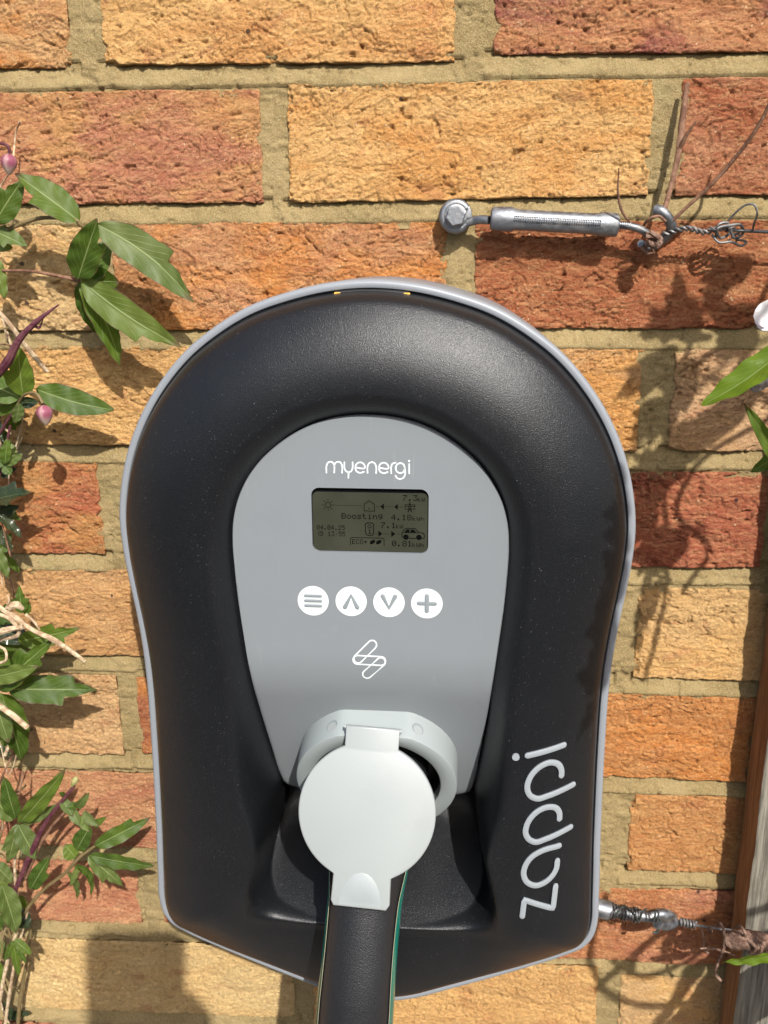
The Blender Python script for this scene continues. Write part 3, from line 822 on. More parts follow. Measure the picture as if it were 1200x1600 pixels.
# ribbons of print or relief laid on a surface
def ribbon(b, pts, wd, top, base, hfun, n=5, smooth=True, closed=False):
    P = catmull(pts, n, closed) if smooth else np.array(pts, float)
    if closed: P = np.vstack([P, P[:1]])
    T = np.gradient(P, axis=0)
    if closed: T[0] = T[-1] = P[1] - P[-2]
    T /= np.linalg.norm(T, axis=1)[:, None] + 1e-9
    W = np.full(len(P), wd / 2)
    if not closed:
        r = wd / 2; pre = []; post = []; wp = []
        for f in (1.0, .92, .7, .38): pre.append(P[0] - T[0] * r * f); wp.append(r * math.sqrt(max(1 - f * f, .0004)))
        for f in (.38, .7, .92, 1.0): post.append(P[-1] + T[-1] * r * f)
        P = np.vstack([pre, P, post]); T = np.vstack([[T[0]] * 4, T, [T[-1]] * 4]); W = np.concatenate([wp, W, wp[::-1]])
    N = np.stack([-T[:, 1], T[:, 0]], -1)
    A = P + N * W[:, None]; B = P - N * W[:, None]; bev = min(.25 * wd, .25)
    A1 = P + N * np.maximum(W - bev, .01)[:, None]; B1 = P - N * np.maximum(W - bev, .01)[:, None]
    V = []
    for L, h in ((A, base), (A, top - bev * .6), (A1, top), (B1, top), (B, top - bev * .6), (B, base)):
        hh = hfun(L); V.append([D3(p[0], p[1], q + h) for p, q in zip(L, hh)])
    V = np.array(V); n6, K = V.shape[:2]
    b.add(V.reshape(-1, 3), [tuple(q) for q in gridq(6, K)])
    if not closed: b.add([V[i][0] for i in range(6)], [(0, 1, 2, 3, 4, 5)]); b.add([V[i][-1] for i in range(6)], [(5, 4, 3, 2, 1, 0)])
hfas = lambda L: Hf(0, np.asarray(L)[:, 1])
def disc(b, c, r, top, hfun, n=28, base=-.3):
    h = hfun(np.array([c]))[0]
    prism(b, circle(r, n), D3(c[0], c[1], h), EX, EZ, EY, base, top, .0)
def dev(px, py, D):
    q = U(px, py, D); return (q[0] - DX, DZ - q[2])
# maker's name
logo = Buf()
c7 = lambda L: [dev(440 + x / 4, 680 + y / 4, 110.7) for x, y in L]
names = {
 'm': [[(280, 235), (280, 192), (288, 174), (304, 167), (320, 174), (328, 192), (328, 235)], [(328, 192), (336, 174), (352, 167), (369, 174), (377, 192), (377, 236)]],
 'y': [[(392, 170), (392, 204), (400, 224), (418, 233), (436, 224), (443, 204), (443, 170)], [(418, 233), (417, 268)]],
 'e': [[(462, 204), (520, 204), (515, 184), (492, 171), (468, 181), (460, 204), (467, 226), (490, 237), (514, 230)]],
 'n': [[(537, 237), (537, 196), (546, 177), (564, 170), (582, 178), (590, 197), (590, 238)]],
 'e2': [[(610, 206), (668, 206), (662, 186), (640, 173), (616, 182), (608, 206), (615, 228), (638, 239), (662, 232)]],
 'r': [[(685, 239), (685, 198), (692, 180), (712, 173)]],
 'g': [[(770, 207), (762, 185), (742, 176), (722, 184), (713, 206), (722, 230), (742, 239), (762, 229), (770, 207)], [(770, 207), (771, 245), (762, 266), (741, 275), (720, 268), (712, 254)]],
 'i': [[(797, 182), (797, 240)]]}
for kx, L in names.items():
    for seg_ in L: ribbon(logo, c7(seg_), .78, .12, -.1, hfas, 4, len(seg_) > 2)
q = dev(440 + 797 / 4, 680 + 162 / 4, 110.7); disc(logo, q, .55, .12, hfas, 12)
obj('maker_lettering', logo, M_white, fascia)
# lightning emblem of three linked capsules
em = Buf()
def capsule(a, b2, r, n=9):
    a = np.array(a, float); b2 = np.array(b2, float); d = b2 - a; t = math.atan2(d[1], d[0]); out = []
    for i in range(n + 1): an = t + math.pi / 2 + math.pi * i / n; out.append(a + r * np.array([math.cos(an), math.sin(an)]))
    for i in range(n + 1): an = t - math.pi / 2 + math.pi * i / n; out.append(b2 + r * np.array([math.cos(an), math.sin(an)]))
    return out
c8 = lambda L: [dev(380 + x * .3875, 980 + y * .3875, 110.0) for x, y in L]
for a, c in (((520, 70), (464, 126)), ((461, 131), (556, 136)), ((555, 140), (499, 192))):
    ribbon(em, c8(capsule(a, c, 18)), .85, .12, -.1, hfas, 1, True, True)
obj('lightning_emblem', em, M_white, fascia)
# four round keys
keys = [(-30.1, 166.2), (-9.7, 165.9), (10.5, 165.9), (30.6, 166.0)]
syms = [
 [[(-4.0, -2.8), (4.0, -2.8)], [(-4.0, 0), (4.0, 0)], [(-4.0, 2.8), (4.0, 2.8)]],
 [[(-3.3, 3.4), (0, -3.3), (3.3, 3.4)]],
 [[(-3.3, -3.4), (0, 3.3), (3.3, -3.4)]],
 [[(-4.2, 0), (4.2, 0)], [(0, -4.2), (0, 4.2)]]]
labs = ['menu key with three bars', 'key with an upward arrowhead', 'key with a downward arrowhead', 'key with a plus sign']
for (u, v), sy, lb in zip(keys, syms, labs):
    b = Buf(); disc(b, (u, v), 8.35, .22, hfas, 48); kb = obj('button', b, M_white, charger, label='white round ' + lb)
    b = Buf()
    for L in sy: ribbon(b, [(u + x, v + y) for x, y in L], 2.5 if len(sy) != 3 else 1.9, .36 + .01 * sy.index(L), .1, hfas, 3, False)
    obj('key_symbol', b, M_sym, kb)
# raised name on the right shoulder
c6 = lambda L: [dev(800 + x * .3376, 1060 + y * .3376, 118.5) for x, y in L]
words = [('letter_z', [[(47, 1098), (56, 1020), (192, 1078), (204, 976)]], False),
 ('letter_a', [[(220, 788), (140, 796), (92, 818), (62, 855), (53, 898), (70, 938), (108, 957), (152, 948), (188, 922), (207, 892), (212, 858)]], True),
 ('letter_p', [[(222, 660), (221, 632), (204, 606), (170, 595), (125, 604), (88, 632), (66, 670), (62, 706), (78, 736), (110, 752), (150, 745), (276, 714)]], True),
 ('letter_p', [[(231, 458), (230, 430), (214, 402), (180, 388), (138, 396), (100, 422), (76, 458), (69, 497), (84, 532), (118, 549), (160, 543), (288, 516)]], True),
 ('letter_i', [[(70, 345), (242, 318)]], False)]
hcv = lambda L: Hcov(np.asarray(L))
for nm, LL, smo in words:
    b = Buf()
    for L in LL:
        Q = c6(L)
        if not smo:
            # subdivide straight strokes so that they follow the curved cover
            R_ = []
            for p0, p1 in zip(Q[:-1], Q[1:]):
                for t in np.linspace(0, 1, 12, endpoint=False): R_.append(np.array(p0) * (1 - t) + np.array(p1) * t)
            R_.append(np.array(Q[-1])); ribbon(b, R_, 3.1, 1.1, -1.0, hcv, 1, False)
        else: ribbon(b, Q, 3.1, 1.1, -1.0, hcv, 5, True)
    if nm == 'letter_i':
        q = c6([(16, 350)])[0]; disc(b, q, 2.0, 1.1, hcv, 20, -1)
    obj(nm, b, M_letter, cover)

# ---------------- socket housing, lid
TH = math.atan(.42)
AX = np.array([0, -math.cos(TH), -math.sin(TH)])      # points out of the wall and down
EUX = np.array([1., 0, 0]); EUP = np.array([0, -math.sin(TH), math.cos(TH)])   # up along the slanted panel
SC = D3(2.3, 274.5, 85.0)                              # ring centre on the panel
RO, RI_ = 46.5, 37.0
ftop = 42.3
loop = []
for i in range(96):
    a = 2 * math.pi * i / 96; x, y = RO * math.cos(a), RO * math.sin(a)
    if y > ftop: x *= 1; y = ftop + (y - ftop) * .04
    loop.append((x, y))
inn = [(RI_ * math.cos(2 * math.pi * i / 96), RI_ * math.sin(2 * math.pi * i / 96)) for i in range(96)]
HT = 17.0
b = Buf()
def rp(L, h, s=1.0): return [SC + p[0] * s * EUX + p[1] * s * EUP + h * AX for p in L]
nohinge = [(x, min(y, 30.0) if abs(x) < 17.0 and y > 0 else y) for x, y in inn]
R_ = [rp(loop, -6), rp(loop, HT - 1.2), rp(loop, HT - .3, .993), rp(loop, HT, .982), rp(inn, HT, 1.02), rp(inn, HT - .5, 1.0), rp(inn, -2), rp(inn, -2, .02)]
b.add([v for r in R_ for v in r], [tuple(q) for q in gridq(len(R_), 96, True)])
sk = obj('socket_housing', b, M_socket, charger)
b = Buf()
R_ = [rp(inn, 10, .999), rp(inn, -1.0, .995), rp(inn, -1.0, .05)]
b.add([v for r in R_ for v in r], [tuple(q) for q in gridq(len(R_), 96, True)])
obj('socket_well', b, M_dark, sk)
# two screwholes atop the housing: dark disc paints the shade, pale disc the lit bottom
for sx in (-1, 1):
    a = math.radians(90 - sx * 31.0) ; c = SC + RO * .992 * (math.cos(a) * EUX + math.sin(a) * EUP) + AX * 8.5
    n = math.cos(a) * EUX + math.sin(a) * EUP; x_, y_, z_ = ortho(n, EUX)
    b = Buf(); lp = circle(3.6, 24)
    prism(b, lp, c, x_, y_, z_, -2, .40); obj('recess_shade_disc', b, M_sym, sk)
    b = Buf(); prism(b, [(p[0] * .80, p[1] * .80) for p in lp], c + z_ * .08 + AX * .75, x_, y_, z_, 0, .40); obj('recess_lit_disc', b, M_lid, sk)
# lid thrown open, resting on the plug
HG = D3(2.4, 235.2, 119.5); TE = D3(-2.6, 326.5, 150.0)
LY = (HG - TE); LEN = np.linalg.norm(LY); LY /= LEN
LX = np.array([1., 0, 0]) - LY * LY[0]; LX /= np.linalg.norm(LX)
LN = np.cross(LX, LY)
if LN[1] > 0: LN = -LN
lr = 37.3; cy = -(LEN * .0 + 45.5)
out = []
def arc(cx, cy, r, a0, a1, n):
    return [(cx + r * math.cos(math.radians(a0 + (a1 - a0) * i / n)), cy + r * math.sin(math.radians(a0 + (a1 - a0) * i / n))) for i in range(n + 1)]
aT = math.degrees(math.acos(14.6 / lr)); aB = math.degrees(math.acos(15.6 / lr))
out = [(14.6, 0)] + [(-14.6, 0)] + arc(0, cy, lr, 180 - aT, 180 + aB, 34) + [(-16.0, -(LEN - 3.0)), (-14.2, -LEN)] + [(14.2, -LEN), (16.0, -(LEN - 3.0))] + arc(0, cy, lr, -aB, aT, 34)
def lidring(s, h):
    L = np.array(out); T = np.roll(L, -1, 0) - np.roll(L, 1, 0); T /= np.linalg.norm(T, axis=1)[:, None]
    N = np.stack([-T[:, 1], T[:, 0]], -1)
    return [HG + p[0] * LX + p[1] * LY + h * LN for p in (L + N * s)]
b = Buf(); R_ = [lidring(1.0, -4.2), lidring(0, -3.6), lidring(0, -.9), lidring(.25, -.25), lidring(.95, 0)]
n = len(out); b.add([v for r in R_ for v in r], [tuple(q) for q in gridq(5, n, True)])
b.Q += [tuple(range(n))[::-1], tuple(range(4 * n, 5 * n))]; b.sharp = 50
lid = obj('socket_lid', b, M_lid, charger)
# thumb scoop on the lid's tab: a shallow raised arch with a dished face
b = Buf(); K = 20; V = []
for i in range(K + 1):
    t = i / K; 
    for j in range(13):
        s = -1 + j / 6
        hw = 11.2 * math.sqrt(max(1 - (1 - t) ** 2.0, 0)) if t > 0 else 0.01
        x = s * hw; y = -(LEN - 19.0) - t * 17.6
        h = .08 - 0 + 1.5 * t * (abs(s) ** 2.2) * .0 + (.9 * (1 - abs(s) ** 2) * (1 - t) * t * 2)
        V.append(HG + x * LX + y * LY + (h + .55 * (1 - abs(s) ** 3) * math.sin(math.pi * min(t * 1.1, 1))) * LN)
b.add(V, [tuple(q) for q in gridq(K + 1, 13)]); obj('thumb_scoop', b, M_socket, lid)
b = Buf()
tube(b, [HG - 15.6 * LX - LY * 1.2 - LN * 2.6, HG + 15.6 * LX - LY * 1.2 - LN * 2.6], 1.2, 12, 1, smooth=False)
obj('hinge_pin', b, M_socket, lid)

# ------------------------------------------------------------------ the plug
plug = thing('charging_plug', 'black charging plug with green sides, pushed into the socket under the lid', 'plug')
# centre line and half sizes (across, out-of-wall)
def sect(c, ax, a, bth, n=36, e=2.6):
    x_ = np.array([1., 0, 0]) - ax * ax[0]; x_ /= np.linalg.norm(x_); y_ = np.cross(ax, x_)
    if y_[1] > 0: y_ = -y_
    L = []
    for i in range(n):
        t = 2 * math.pi * i / n; ct, st = math.cos(t), math.sin(t)
        L.append(c + x_ * a * np.sign(ct) * abs(ct) ** (2 / e) + y_ * bth * np.sign(st) * abs(st) ** (2 / e))
    return L, x_, y_
path = [(2.3, 274, 84, 30, 30), (2.0, 282, 95, 29, 28), (1.4, 293, 104, 26.5, 25), (.4, 308, 112.5, 23.5, 22), (-.8, 324, 120, 21.8, 20), (-2.2, 340, 127, 20.4, 18), (-3.9, 362, 135, 20.4, 17.5), (-5.8, 390, 143, 21.0, 18), (-8, 430, 151, 21.2, 18), (-10, 475, 155, 19.5, 17), (-11, 505, 156, 16, 15), (-11.5, 520, 156.5, 10.5, 10.5), (-12, 545, 157, 9, 9)]
CP = catmull([D3(*p[:3]) for p in path], 5); RA = catmull([(p[3], p[4]) for p in path], 5)
T = np.gradient(CP, axis=0); T /= np.linalg.norm(T, axis=1)[:, None]
b = Buf(); V = []
for c, t, r in zip(CP, T, RA): V += sect(c, t, r[0], r[1], e=2.05)[0]
b.add(V, [tuple(q) for q in gridq(len(CP), 36, True)]); b.Q += [tuple(range(36))]
obj('handle', b, M_handle, plug)
# green side panels with a pale trim line
for sgn in (-1, 1):
    b = Buf(); bt = Buf(); V = []; tr = []
    rngi = [i for i in range(len(CP)) if 16 <= i <= 46]
    for kk, i in enumerate(rngi):
        f = math.sin(math.pi * (kk + .5) / len(rngi)) ** .35
        L, x_, y_ = sect(CP[i], T[i], RA[i][0] + .7, RA[i][1] + .4, e=2.05)
        row = []
        for s in np.linspace(-1, 1, 9):
            a = (s * 42 - 15) * f; a = math.radians(a)
            ct, st = math.cos(a), math.sin(a)
            row.append(CP[i] + sgn * x_ * (RA[i][0] + .8) * abs(ct) ** (2 / 2.05) + y_ * (RA[i][1] + .4) * np.sign(st) * abs(st) ** (2 / 2.05))
        V += row; tr.append(row[-1])
    b.add(V, [tuple(q) for q in gridq(len(rngi), 9)])
    gp = obj('side_panel', b, M_green, plug)
    tube(bt, tr, .15, 6, 1, smooth=False); obj('trim_line', bt, M_cream, gp)
cable = [D3(-12, 540, 157), D3(-14, 640, 162), D3(-10, 800, 172), D3(10, 1000, 150), D3(60, 1200, 120), D3(160, 1340, 150), D3(420, 1376, 200), D3(800, 1378, 240)]
b = Buf(); tube(b, cable, 8.0, 16, 10); obj('cable', b, M_handle, plug)
b = Buf(); tube(b, [D3(-11.6, 516, 156.5), D3(-12, 560, 157.5)], [11, 9.2], 20, 1, smooth=False); obj('cable_gland', b, M_handle, plug)

# ------------------------------------------------------------------ timber batten
XL = 421.3; PD = 30.0; PW = 46.0
post = thing('wooden_batten', 'weathered grey upright timber batten fixed to the wall at the right edge', 'batten')
def post_face(which):
    zz = np.arange(-1390, 340, 3.2); n = len(zz)
    ed = .7 * fbm(zz / 40, 0 * zz, 5, 4) + .25 * vn(zz / 5, 0 * zz, 6)
    if which == 'front':
        s = np.linspace(0, 1, 30)
        V = []
        for z, e in zip(zz, ed):
            for t in s:
                x = XL + e * (1 - t) + PW * t
                g = .45 * fbm(np.array(x / 1.6), np.array(z / 60), 9, 3) + .5 * fbm(np.array(x / 9), np.array(z / 200), 12, 2)
                r = min(t, 1 - t) * PW; rd = 1.2 * max(0, 1 - r / 1.5) ** 2
                V.append((x, -(PD + g * (1 if 0 < t < 1 else .2) - rd), z))
        return V, gridq(n, 30)
    V = []
    for z, e in zip(zz, ed):
        for t in np.linspace(0, 1, 10):
            x = (XL + e if which == 'left' else XL + PW) + .25 * float(fbm(np.array(t * 12), np.array(z / 60), 22, 3)) * (1 if 0 < t < 1 else 0)
            V.append((x, -(2.0 + (PD - 1.2 - 2.0) * t), z))
    return V, gridq(n, 10)
V_, Q_ = post_face('front'); obj('front_face', mesh_np('front_face', V_, Q_), M_woodgrey, post)
for wch in ('left', 'right'):
    V_, Q_ = post_face(wch); obj('side_face', mesh_np('side_face', V_, Q_), M_woodbrown, post)
for hz in (-180, -820):
    b = Buf(); prism(b, circle(4, 16), np.array([XL + 23, -(PD - .3), hz]), EX, EZ, EY, 0, 1.2, .5); obj('screw_head', b, M_zinc, post)

# ------------------------------------------------------------------ upper turnbuckle
tb = thing('turnbuckle', 'galvanised turnbuckle bolted to the wall above right of the charger', 'turnbuckle', )
TD = 15.0
p_ = lambda x, y, D=TD: U(x, y, D)
c = p_(712, 338, 9)
b = Buf(); prism(b, circle(9.6, 36), p_(712, 338, 0.5), EX, EZ, EY, 0, 6, .8); obj('washer', b, M_zinc, tb)
b = Buf(); rp_ = [p_(712, 338, 9) + 7.3 * np.array([math.cos(a), 0, math.sin(a)]) for a in np.linspace(math.radians(-20), math.radians(-325), 26)]
rp_ = [p_(764, 344, 14), p_(752, 343, 12), p_(741, 345, 10)] + rp_[1:]
tube(b, rp_, 2.5, 14, 3); obj('eye', b, M_zinc, tb)
hexl = [(5.9 * math.cos(math.radians(60 * i + 12)), 5.9 * math.sin(math.radians(60 * i + 12))) for i in range(6)]
b = Buf(); prism(b, circle(6.6, 28), p_(712, 338, 9), EX, EZ, EY, 0, 3.0, .4); prism(b, hexl, p_(712, 338, 12), EX, EZ, EY, 0, 5.2, .7); b.sharp = 25
obj('hex_bolt', b, M_zinc, tb)
A = p_(766, 341); B = p_(967, 352); ax = (B - A); L_ = np.linalg.norm(ax); ax /= L_
yv = np.array([0, -1., 0]); yv -= ax * yv.dot(ax); yv /= np.linalg.norm(yv); xv = np.cross(ax, yv)   # xv up/down in picture
if xv[2] < 0: xv = -xv
# sleeve: lofted section with an open slot
b = Buf()
def barrel(t0, t1, r0, r1):
    prof = [(t0, r0 * .55), (t0 + .6, r0 * .92), (t0 + 1.8, r0), (t1 - 3, r1), (t1, r1 * .97)]
    V = []
    for t, r in prof:
        for j in range(28):
            a = 2 * math.pi * j / 28; V.append(A + ax * t + r * (math.cos(a) * xv * 1.0 + math.sin(a) * yv * .86))
    b.add(V, [tuple(q) for q in gridq(len(prof), 28, True)]); b.Q.append(tuple(len(b.V) - len(V) + i for i in range(28))[::-1]); b.Q.append(tuple(len(b.V) - 28 + i for i in range(28)))
barrel(0, 13, 6.4, 6.9)
V0 = len(b.V)
# far barrel mirrored
A0 = A; A = B; ax = -ax; barrel(0, 11, 6.4, 6.7); A = A0; ax = -ax
for sg in (-1, 1):
    V = []
    ts = np.linspace(9, L_ - 8, 26)
    for t in ts:
        e = min((t - 9) / 9, (L_ - 8 - t) / 9, 1); e = max(0, e) ** .6
        in_ = 1.75 + (1 - e) * -1.7; ou = 6.6 - .9 * e
        th = 4.9
        rr = [(in_, -th * .80)] + [(ou * math.sin(q_a), -5.7 * math.cos(q_a) * (1 - .12 * e)) for q_a in np.linspace(.32, math.pi - .32, 12)] + [(in_, th * .80)]
        for (u_, v_) in rr: V.append(A + ax * t + xv * sg * u_ + yv * v_)
    b.add(V, [tuple(q) for q in gridq(len(ts), 14, True)])
b.sharp = 45
obj('sleeve', b, M_zinc, tb)
def threaded(a, c, r, pitch):
    b = Buf(); d = c - a; L = np.linalg.norm(d); n = int(L / pitch * 4); pts = [a + d * i / n for i in range(n + 1)]
    tube(b, pts, [r * (1.0 if i % 4 < 2 else .80) for i in range(n + 1)], 14, 1, smooth=False); b.sharp = 20; return b
obj('threaded_rod', threaded(A + ax * 9.5 + yv * 2.4, A + ax * (L_ - 9.5) + yv * 2.4, 2.9, 1.3), M_zinc, tb)
obj('threaded_rod', threaded(A + ax * (L_ - 8), A + ax * (L_ + 7), 2.4, 1.15), M_zinc, tb)
b = Buf(); tube(b, [A + ax * (L_ + 5), p_(997, 357), p_(1010, 364, 14), p_(1019, 376, 12), p_(1012, 388, 12), p_(1001, 380, 18)], 2.1, 12, 5); obj('hook', b, M_zinc, tb)
# wall hook and strand
wh = thing('hook_bolt', 'bent steel hook end holding the upper wire to the turnbuckle', 'hook')
b = Buf(); tube(b, [p_(1024, 327, 19), p_(1034, 331, 21), p_(1046, 345, 20), p_(1049, 358, 16), p_(1040, 370, 12), p_(1022, 380, 8), p_(1010, 384, 3)], 3.0, 16, 5); obj('hook_rod', b, M_zinc, wh)
def twist(b, pts, r, R, turns, ns=2, n=10):
    P = catmull(pts, n); T = np.gradient(P, axis=0); T /= np.linalg.norm(T, axis=1)[:, None]
    s = np.concatenate([[0], np.cumsum(np.linalg.norm(np.diff(P, axis=0), axis=1))]); s /= s[-1]
    for q in range(ns):
        L = []
        for p, t, u in zip(P, T, s):
            n1 = np.cross(t, [0, 1., 0]); n1 /= np.linalg.norm(n1); n2 = np.cross(t, n1)
            a = 2 * math.pi * (turns * u + q / ns); L.append(p + R * (math.cos(a) * n1 + math.sin(a) * n2))
        tube(b, L, r, 8, 1, smooth=False)
wire = thing('upper_wire', 'twisted galvanised wire leaving the hook towards the upper right edge', 'wire')
b = Buf(); twist(b, [p_(1036, 366, 17), p_(1056, 360, 19), p_(1075, 357, 18), p_(1100, 363, 16), p_(1128, 357, 15), p_(1145, 360, 15)], .75, 1.05, 6, 2, 16); obj('twisted_strand', b, M_wire, wire)
b = Buf(); tube(b, [p_(1135, 359, 15), p_(1170, 361, 16), p_(1230, 363, 18), p_(1600, 372, 22)], .95, 10, 6); obj('single_strand', b, M_wire, wire)
b = Buf()
tube(b, [p_(1118, 372, 17), p_(1124, 350, 20), p_(1136, 348, 19), p_(1138, 366, 16), p_(1126, 372, 18), p_(1121, 358, 22), p_(1142, 352, 20), p_(1158, 352, 18), p_(1160, 366, 14), p_(1148, 372, 17), p_(1140, 356, 21)], .8, 8, 7)
tube(b, [p_(1112, 366, 18), p_(1122, 378, 19), p_(1142, 378, 18), p_(1160, 384, 16), p_(1166, 378, 14), p_(1150, 374, 15)], .7, 8, 6)
tube(b, [p_(1138, 345, 18), p_(1152, 330, 22), p_(1166, 320, 24), p_(1178, 320, 26), p_(1183, 330, 26), p_(1178, 350, 22), p_(1176, 360, 17)], .6, 8, 7)
wr = random.Random(3)
for _ in range(4):
    x0, y0 = wr.uniform(1112, 1150), wr.uniform(350, 374)
    tube(b, [p_(x0 + wr.uniform(-14, 20), y0 + wr.uniform(-9, 9), wr.uniform(12, 20)) for _k in range(4)], .40, 7, 6)
obj('wire_knot', b, M_wire, wire)
# dried stems caught on the hook
ds = thing('dry_vine_stems', 'dry brown vine stems caught in the hook of the upper turnbuckle', 'dry stems')
b = Buf(); tube(b, [p_(1037, 332, 20), p_(1046, 300, 16), p_(1060, 240, 12), p_(1066, 190, 9), p_(1074, 130, 6)], [1.5, 1.4, 1.7, 1.9, 1.3], 10, 6, rough=.05); tube(b, [p_(1062, 232, 12), p_(1072, 212, 16), p_(1088, 189, 19)], [1.3, 1.1, .4], 7, 4); obj('stem', b, M_brownstem, ds)
b = Buf(); tube(b, [p_(1052, 344, 22), p_(1075, 322, 24), p_(1110, 290, 28), p_(1150, 245, 34), p_(1180, 205, 40), p_(1225, 110, 50)], [.9, 1.0, 1.1, 1.1, 1.0, .9], 9, 6, rough=.04); obj('stem', b, M_brownstem, ds)
b = Buf(); tube(b, [p_(984, 348, 20), p_(972, 330, 24), p_(966, 305, 28), p_(967, 262, 34)], [.6, .8, .7, .3], 7, 6); obj('tendril', b, M_brownstem, ds)
b = Buf()
for i in range(7):
    a = i * 1.9; tube(b, [p_(1014 + 5 * math.cos(a), 370 + 9 * math.sin(a), 22 + i), p_(1024 + 8 * math.cos(a + 1), 376 + 8 * math.sin(a + 1), 26), p_(1018 + 9 * math.cos(a + 2), 384 + 9 * math.sin(a + 2), 20)], [1.0, 1.8, .7], 7, 5, rough=.1)
obj('dried_knot', b, M_bark, ds)
b = Buf(); tube(b, [p_(1006, 352, 22), p_(1014, 342, 26), p_(1030, 338, 26), p_(1040, 346, 25)], .8, 7, 5); tube(b, [p_(1008, 384, 18), p_(1012, 396, 22), p_(1022, 394, 24), p_(1018, 384, 24)], .8, 7, 5); obj('tendril', b, M_brownstem, ds)

# ------------------------------------------------------------------ lower anchor
lb = thing('wire_anchor', 'steel anchor rod wrapped in wire, sticking out from behind the charger', 'anchor')
q_ = lambda x, y, D=24: U(x, y, D)
b = Buf(); tube(b, [q_(880, 1405), q_(944, 1421), q_(952, 1423)], 6.4, 18, 3); obj('sleeve', b, M_zinc, lb)
b = Buf(); tube(b, [q_(946, 1421), q_(985, 1428), q_(1022, 1434)], 3.7, 16, 3); obj('rod', b, M_zinc, lb)
b = Buf(); tube(b, [q_(1016, 1431), q_(1036, 1428, 22), q_(1050, 1434, 20), q_(1052, 1440, 24), q_(1042, 1445, 30), q_(1027, 1443, 36)], 3.6, 16, 5); obj('hook', b, M_zinc, lb)
b = Buf(); P0 = q_(952, 1422); P1 = q_(1000, 1431); d_ = P1 - P0; dn = d_ / np.linalg.norm(d_); n1 = np.cross(dn, [0, 1., 0]); n1 /= np.linalg.norm(n1); n2 = np.cross(dn, n1); co = []
for i in range(141):
    t = i / 140; a = 2 * math.pi * 10 * t; r = 4.4 + .5 * math.sin(t * 17); co.append(P0 + d_ * (t + .012 * math.sin(9 * t)) + r * (math.cos(a) * n1 + math.sin(a) * n2))
tube(b, co, .72, 7, 1, smooth=False); obj('wire_coil', b, M_wire, lb)
b = Buf(); tube(b, [q_(958, 1436, 34), q_(966, 1424, 36), q_(974, 1417, 30), q_(990, 1428, 38), q_(998, 1438, 32), q_(1004, 1424, 36), q_(1010, 1420, 28)], .7, 7, 6)
tube(b, [q_(1022, 1421, 24), q_(1029, 1428, 36), q_(1027, 1440, 36)], .7, 7, 5); tube(b, [q_(1018, 1422, 24), q_(1024, 1428, 36), q_(1022, 1438, 36)], .7, 7, 5)
tube(b, [q_(1028, 1444, 34), q_(1029, 1450, 34), q_(1025, 1457, 34), q_(1020, 1457, 34)], 1.0, 7, 5); obj('binding_wire', b, M_tie, lb)
lw = thing('lower_wire', 'straight grey wire running from the lower anchor to the batten', 'wire')
b = Buf(); tube(b, [q_(1050, 1436, 22), q_(1068, 1442, 25), q_(1110, 1449, 30), q_(1150, 1455, 34), q_(1215, 1463, 36), q_(1600, 1500, 36)], .95, 9, 6); tube(b, [q_(1050, 1446, 24), q_(1060, 1444, 25), q_(1070, 1441, 25)], .9, 8, 4); obj('wire_strand', b, M_wire, lw)
b = Buf(); P0 = q_(1062, 1440, 25); P1 = q_(1087, 1446, 27); d_ = P1 - P0; co = []
for i in range(71):
    t = i / 70; a = 2 * math.pi * 5 * t; co.append(P0 + d_ * t + 2.3 * (math.cos(a) * n1 + math.sin(a) * n2))
tube(b, co, .85, 8, 1, smooth=False); obj('wire_coil', b, M_wire, lw)

# ------------------------------------------------------------------ leaves
def leaf_mesh(base, tip, width, roll=0.0, fold=.25, lobes=(.0, .0), curl=.15, teeth=0, nl=30, nw=5, bend=0.0, petal=False):
    base = np.array(base, float); tip = np.array(tip, float)
    ax = tip - base; L = np.linalg.norm(ax); ax /= L
    view = CAM - (base + tip) / 2; view /= np.linalg.norm(view)
    n = view - ax * view.dot(ax); n /= np.linalg.norm(n); sd = np.cross(n, ax)
    cr, sr = math.cos(roll), math.sin(roll); n, sd = n * cr + sd * sr, sd * cr - n * sr
    V = []; UV = []
    for i in range(nl + 1):
        t = i / nl
        w0 = (t ** .62) * (1 - t) ** .80 * 1.86 * (1 + .25 * (1 - t)) * .83
        if petal: w0 = max(0, math.sin(math.pi * t ** 1.15)) ** .5 * .78
        for j in range(-nw, nw + 1):
            s = j / nw; side = 0 if s < 0 else 1
            wl = w0
            lt = lobes[side]
            if lt > 0:
                if t > lt: wl = w0 * (.58 + .16 * math.sin((t - lt) * 9))
                elif t > lt - .16: wl = w0 * (1.0 + .30 * (t - lt + .16) / .16)
                lt2 = lt + .17
                if t > lt2: wl *= .80
            if teeth: wl *= 1 + .09 * ((t * teeth) % 1.0 - .5) * (1 if t > .25 else 0)
            hw = wl * width * .74
            x = s * hw
            y = t * L
            if lt > 0 and abs(s) > .6 and lt - .16 < t <= lt: y += (abs(s) - .6) * L * .05
            z = abs(x) * fold - (x * x) / (width + 1e-6) * fold * .6 - curl * L * (t - .5) ** 2 + .018 * L * math.sin(t * 23 + s * 2) * abs(s)
            p = base + ax * y + sd * (x + bend * L * math.sin(math.pi * t)) + n * (z + curl * L * .25)
            V.append(p); UV.append(((s + 1) / 2, t))
    m = 2 * nw + 1
    Q = gridq(nl + 1, m)
    me = mesh_np('leaf', V, Q)
    uvl = me.uv_layers.new(name='UVMap'); UV = np.array(UV)
    idx = np.zeros(len(me.loops), np.int32); me.loops.foreach_get('vertex_index', idx)
    uvl.data.foreach_set('uv', UV[idx].ravel())
    return me
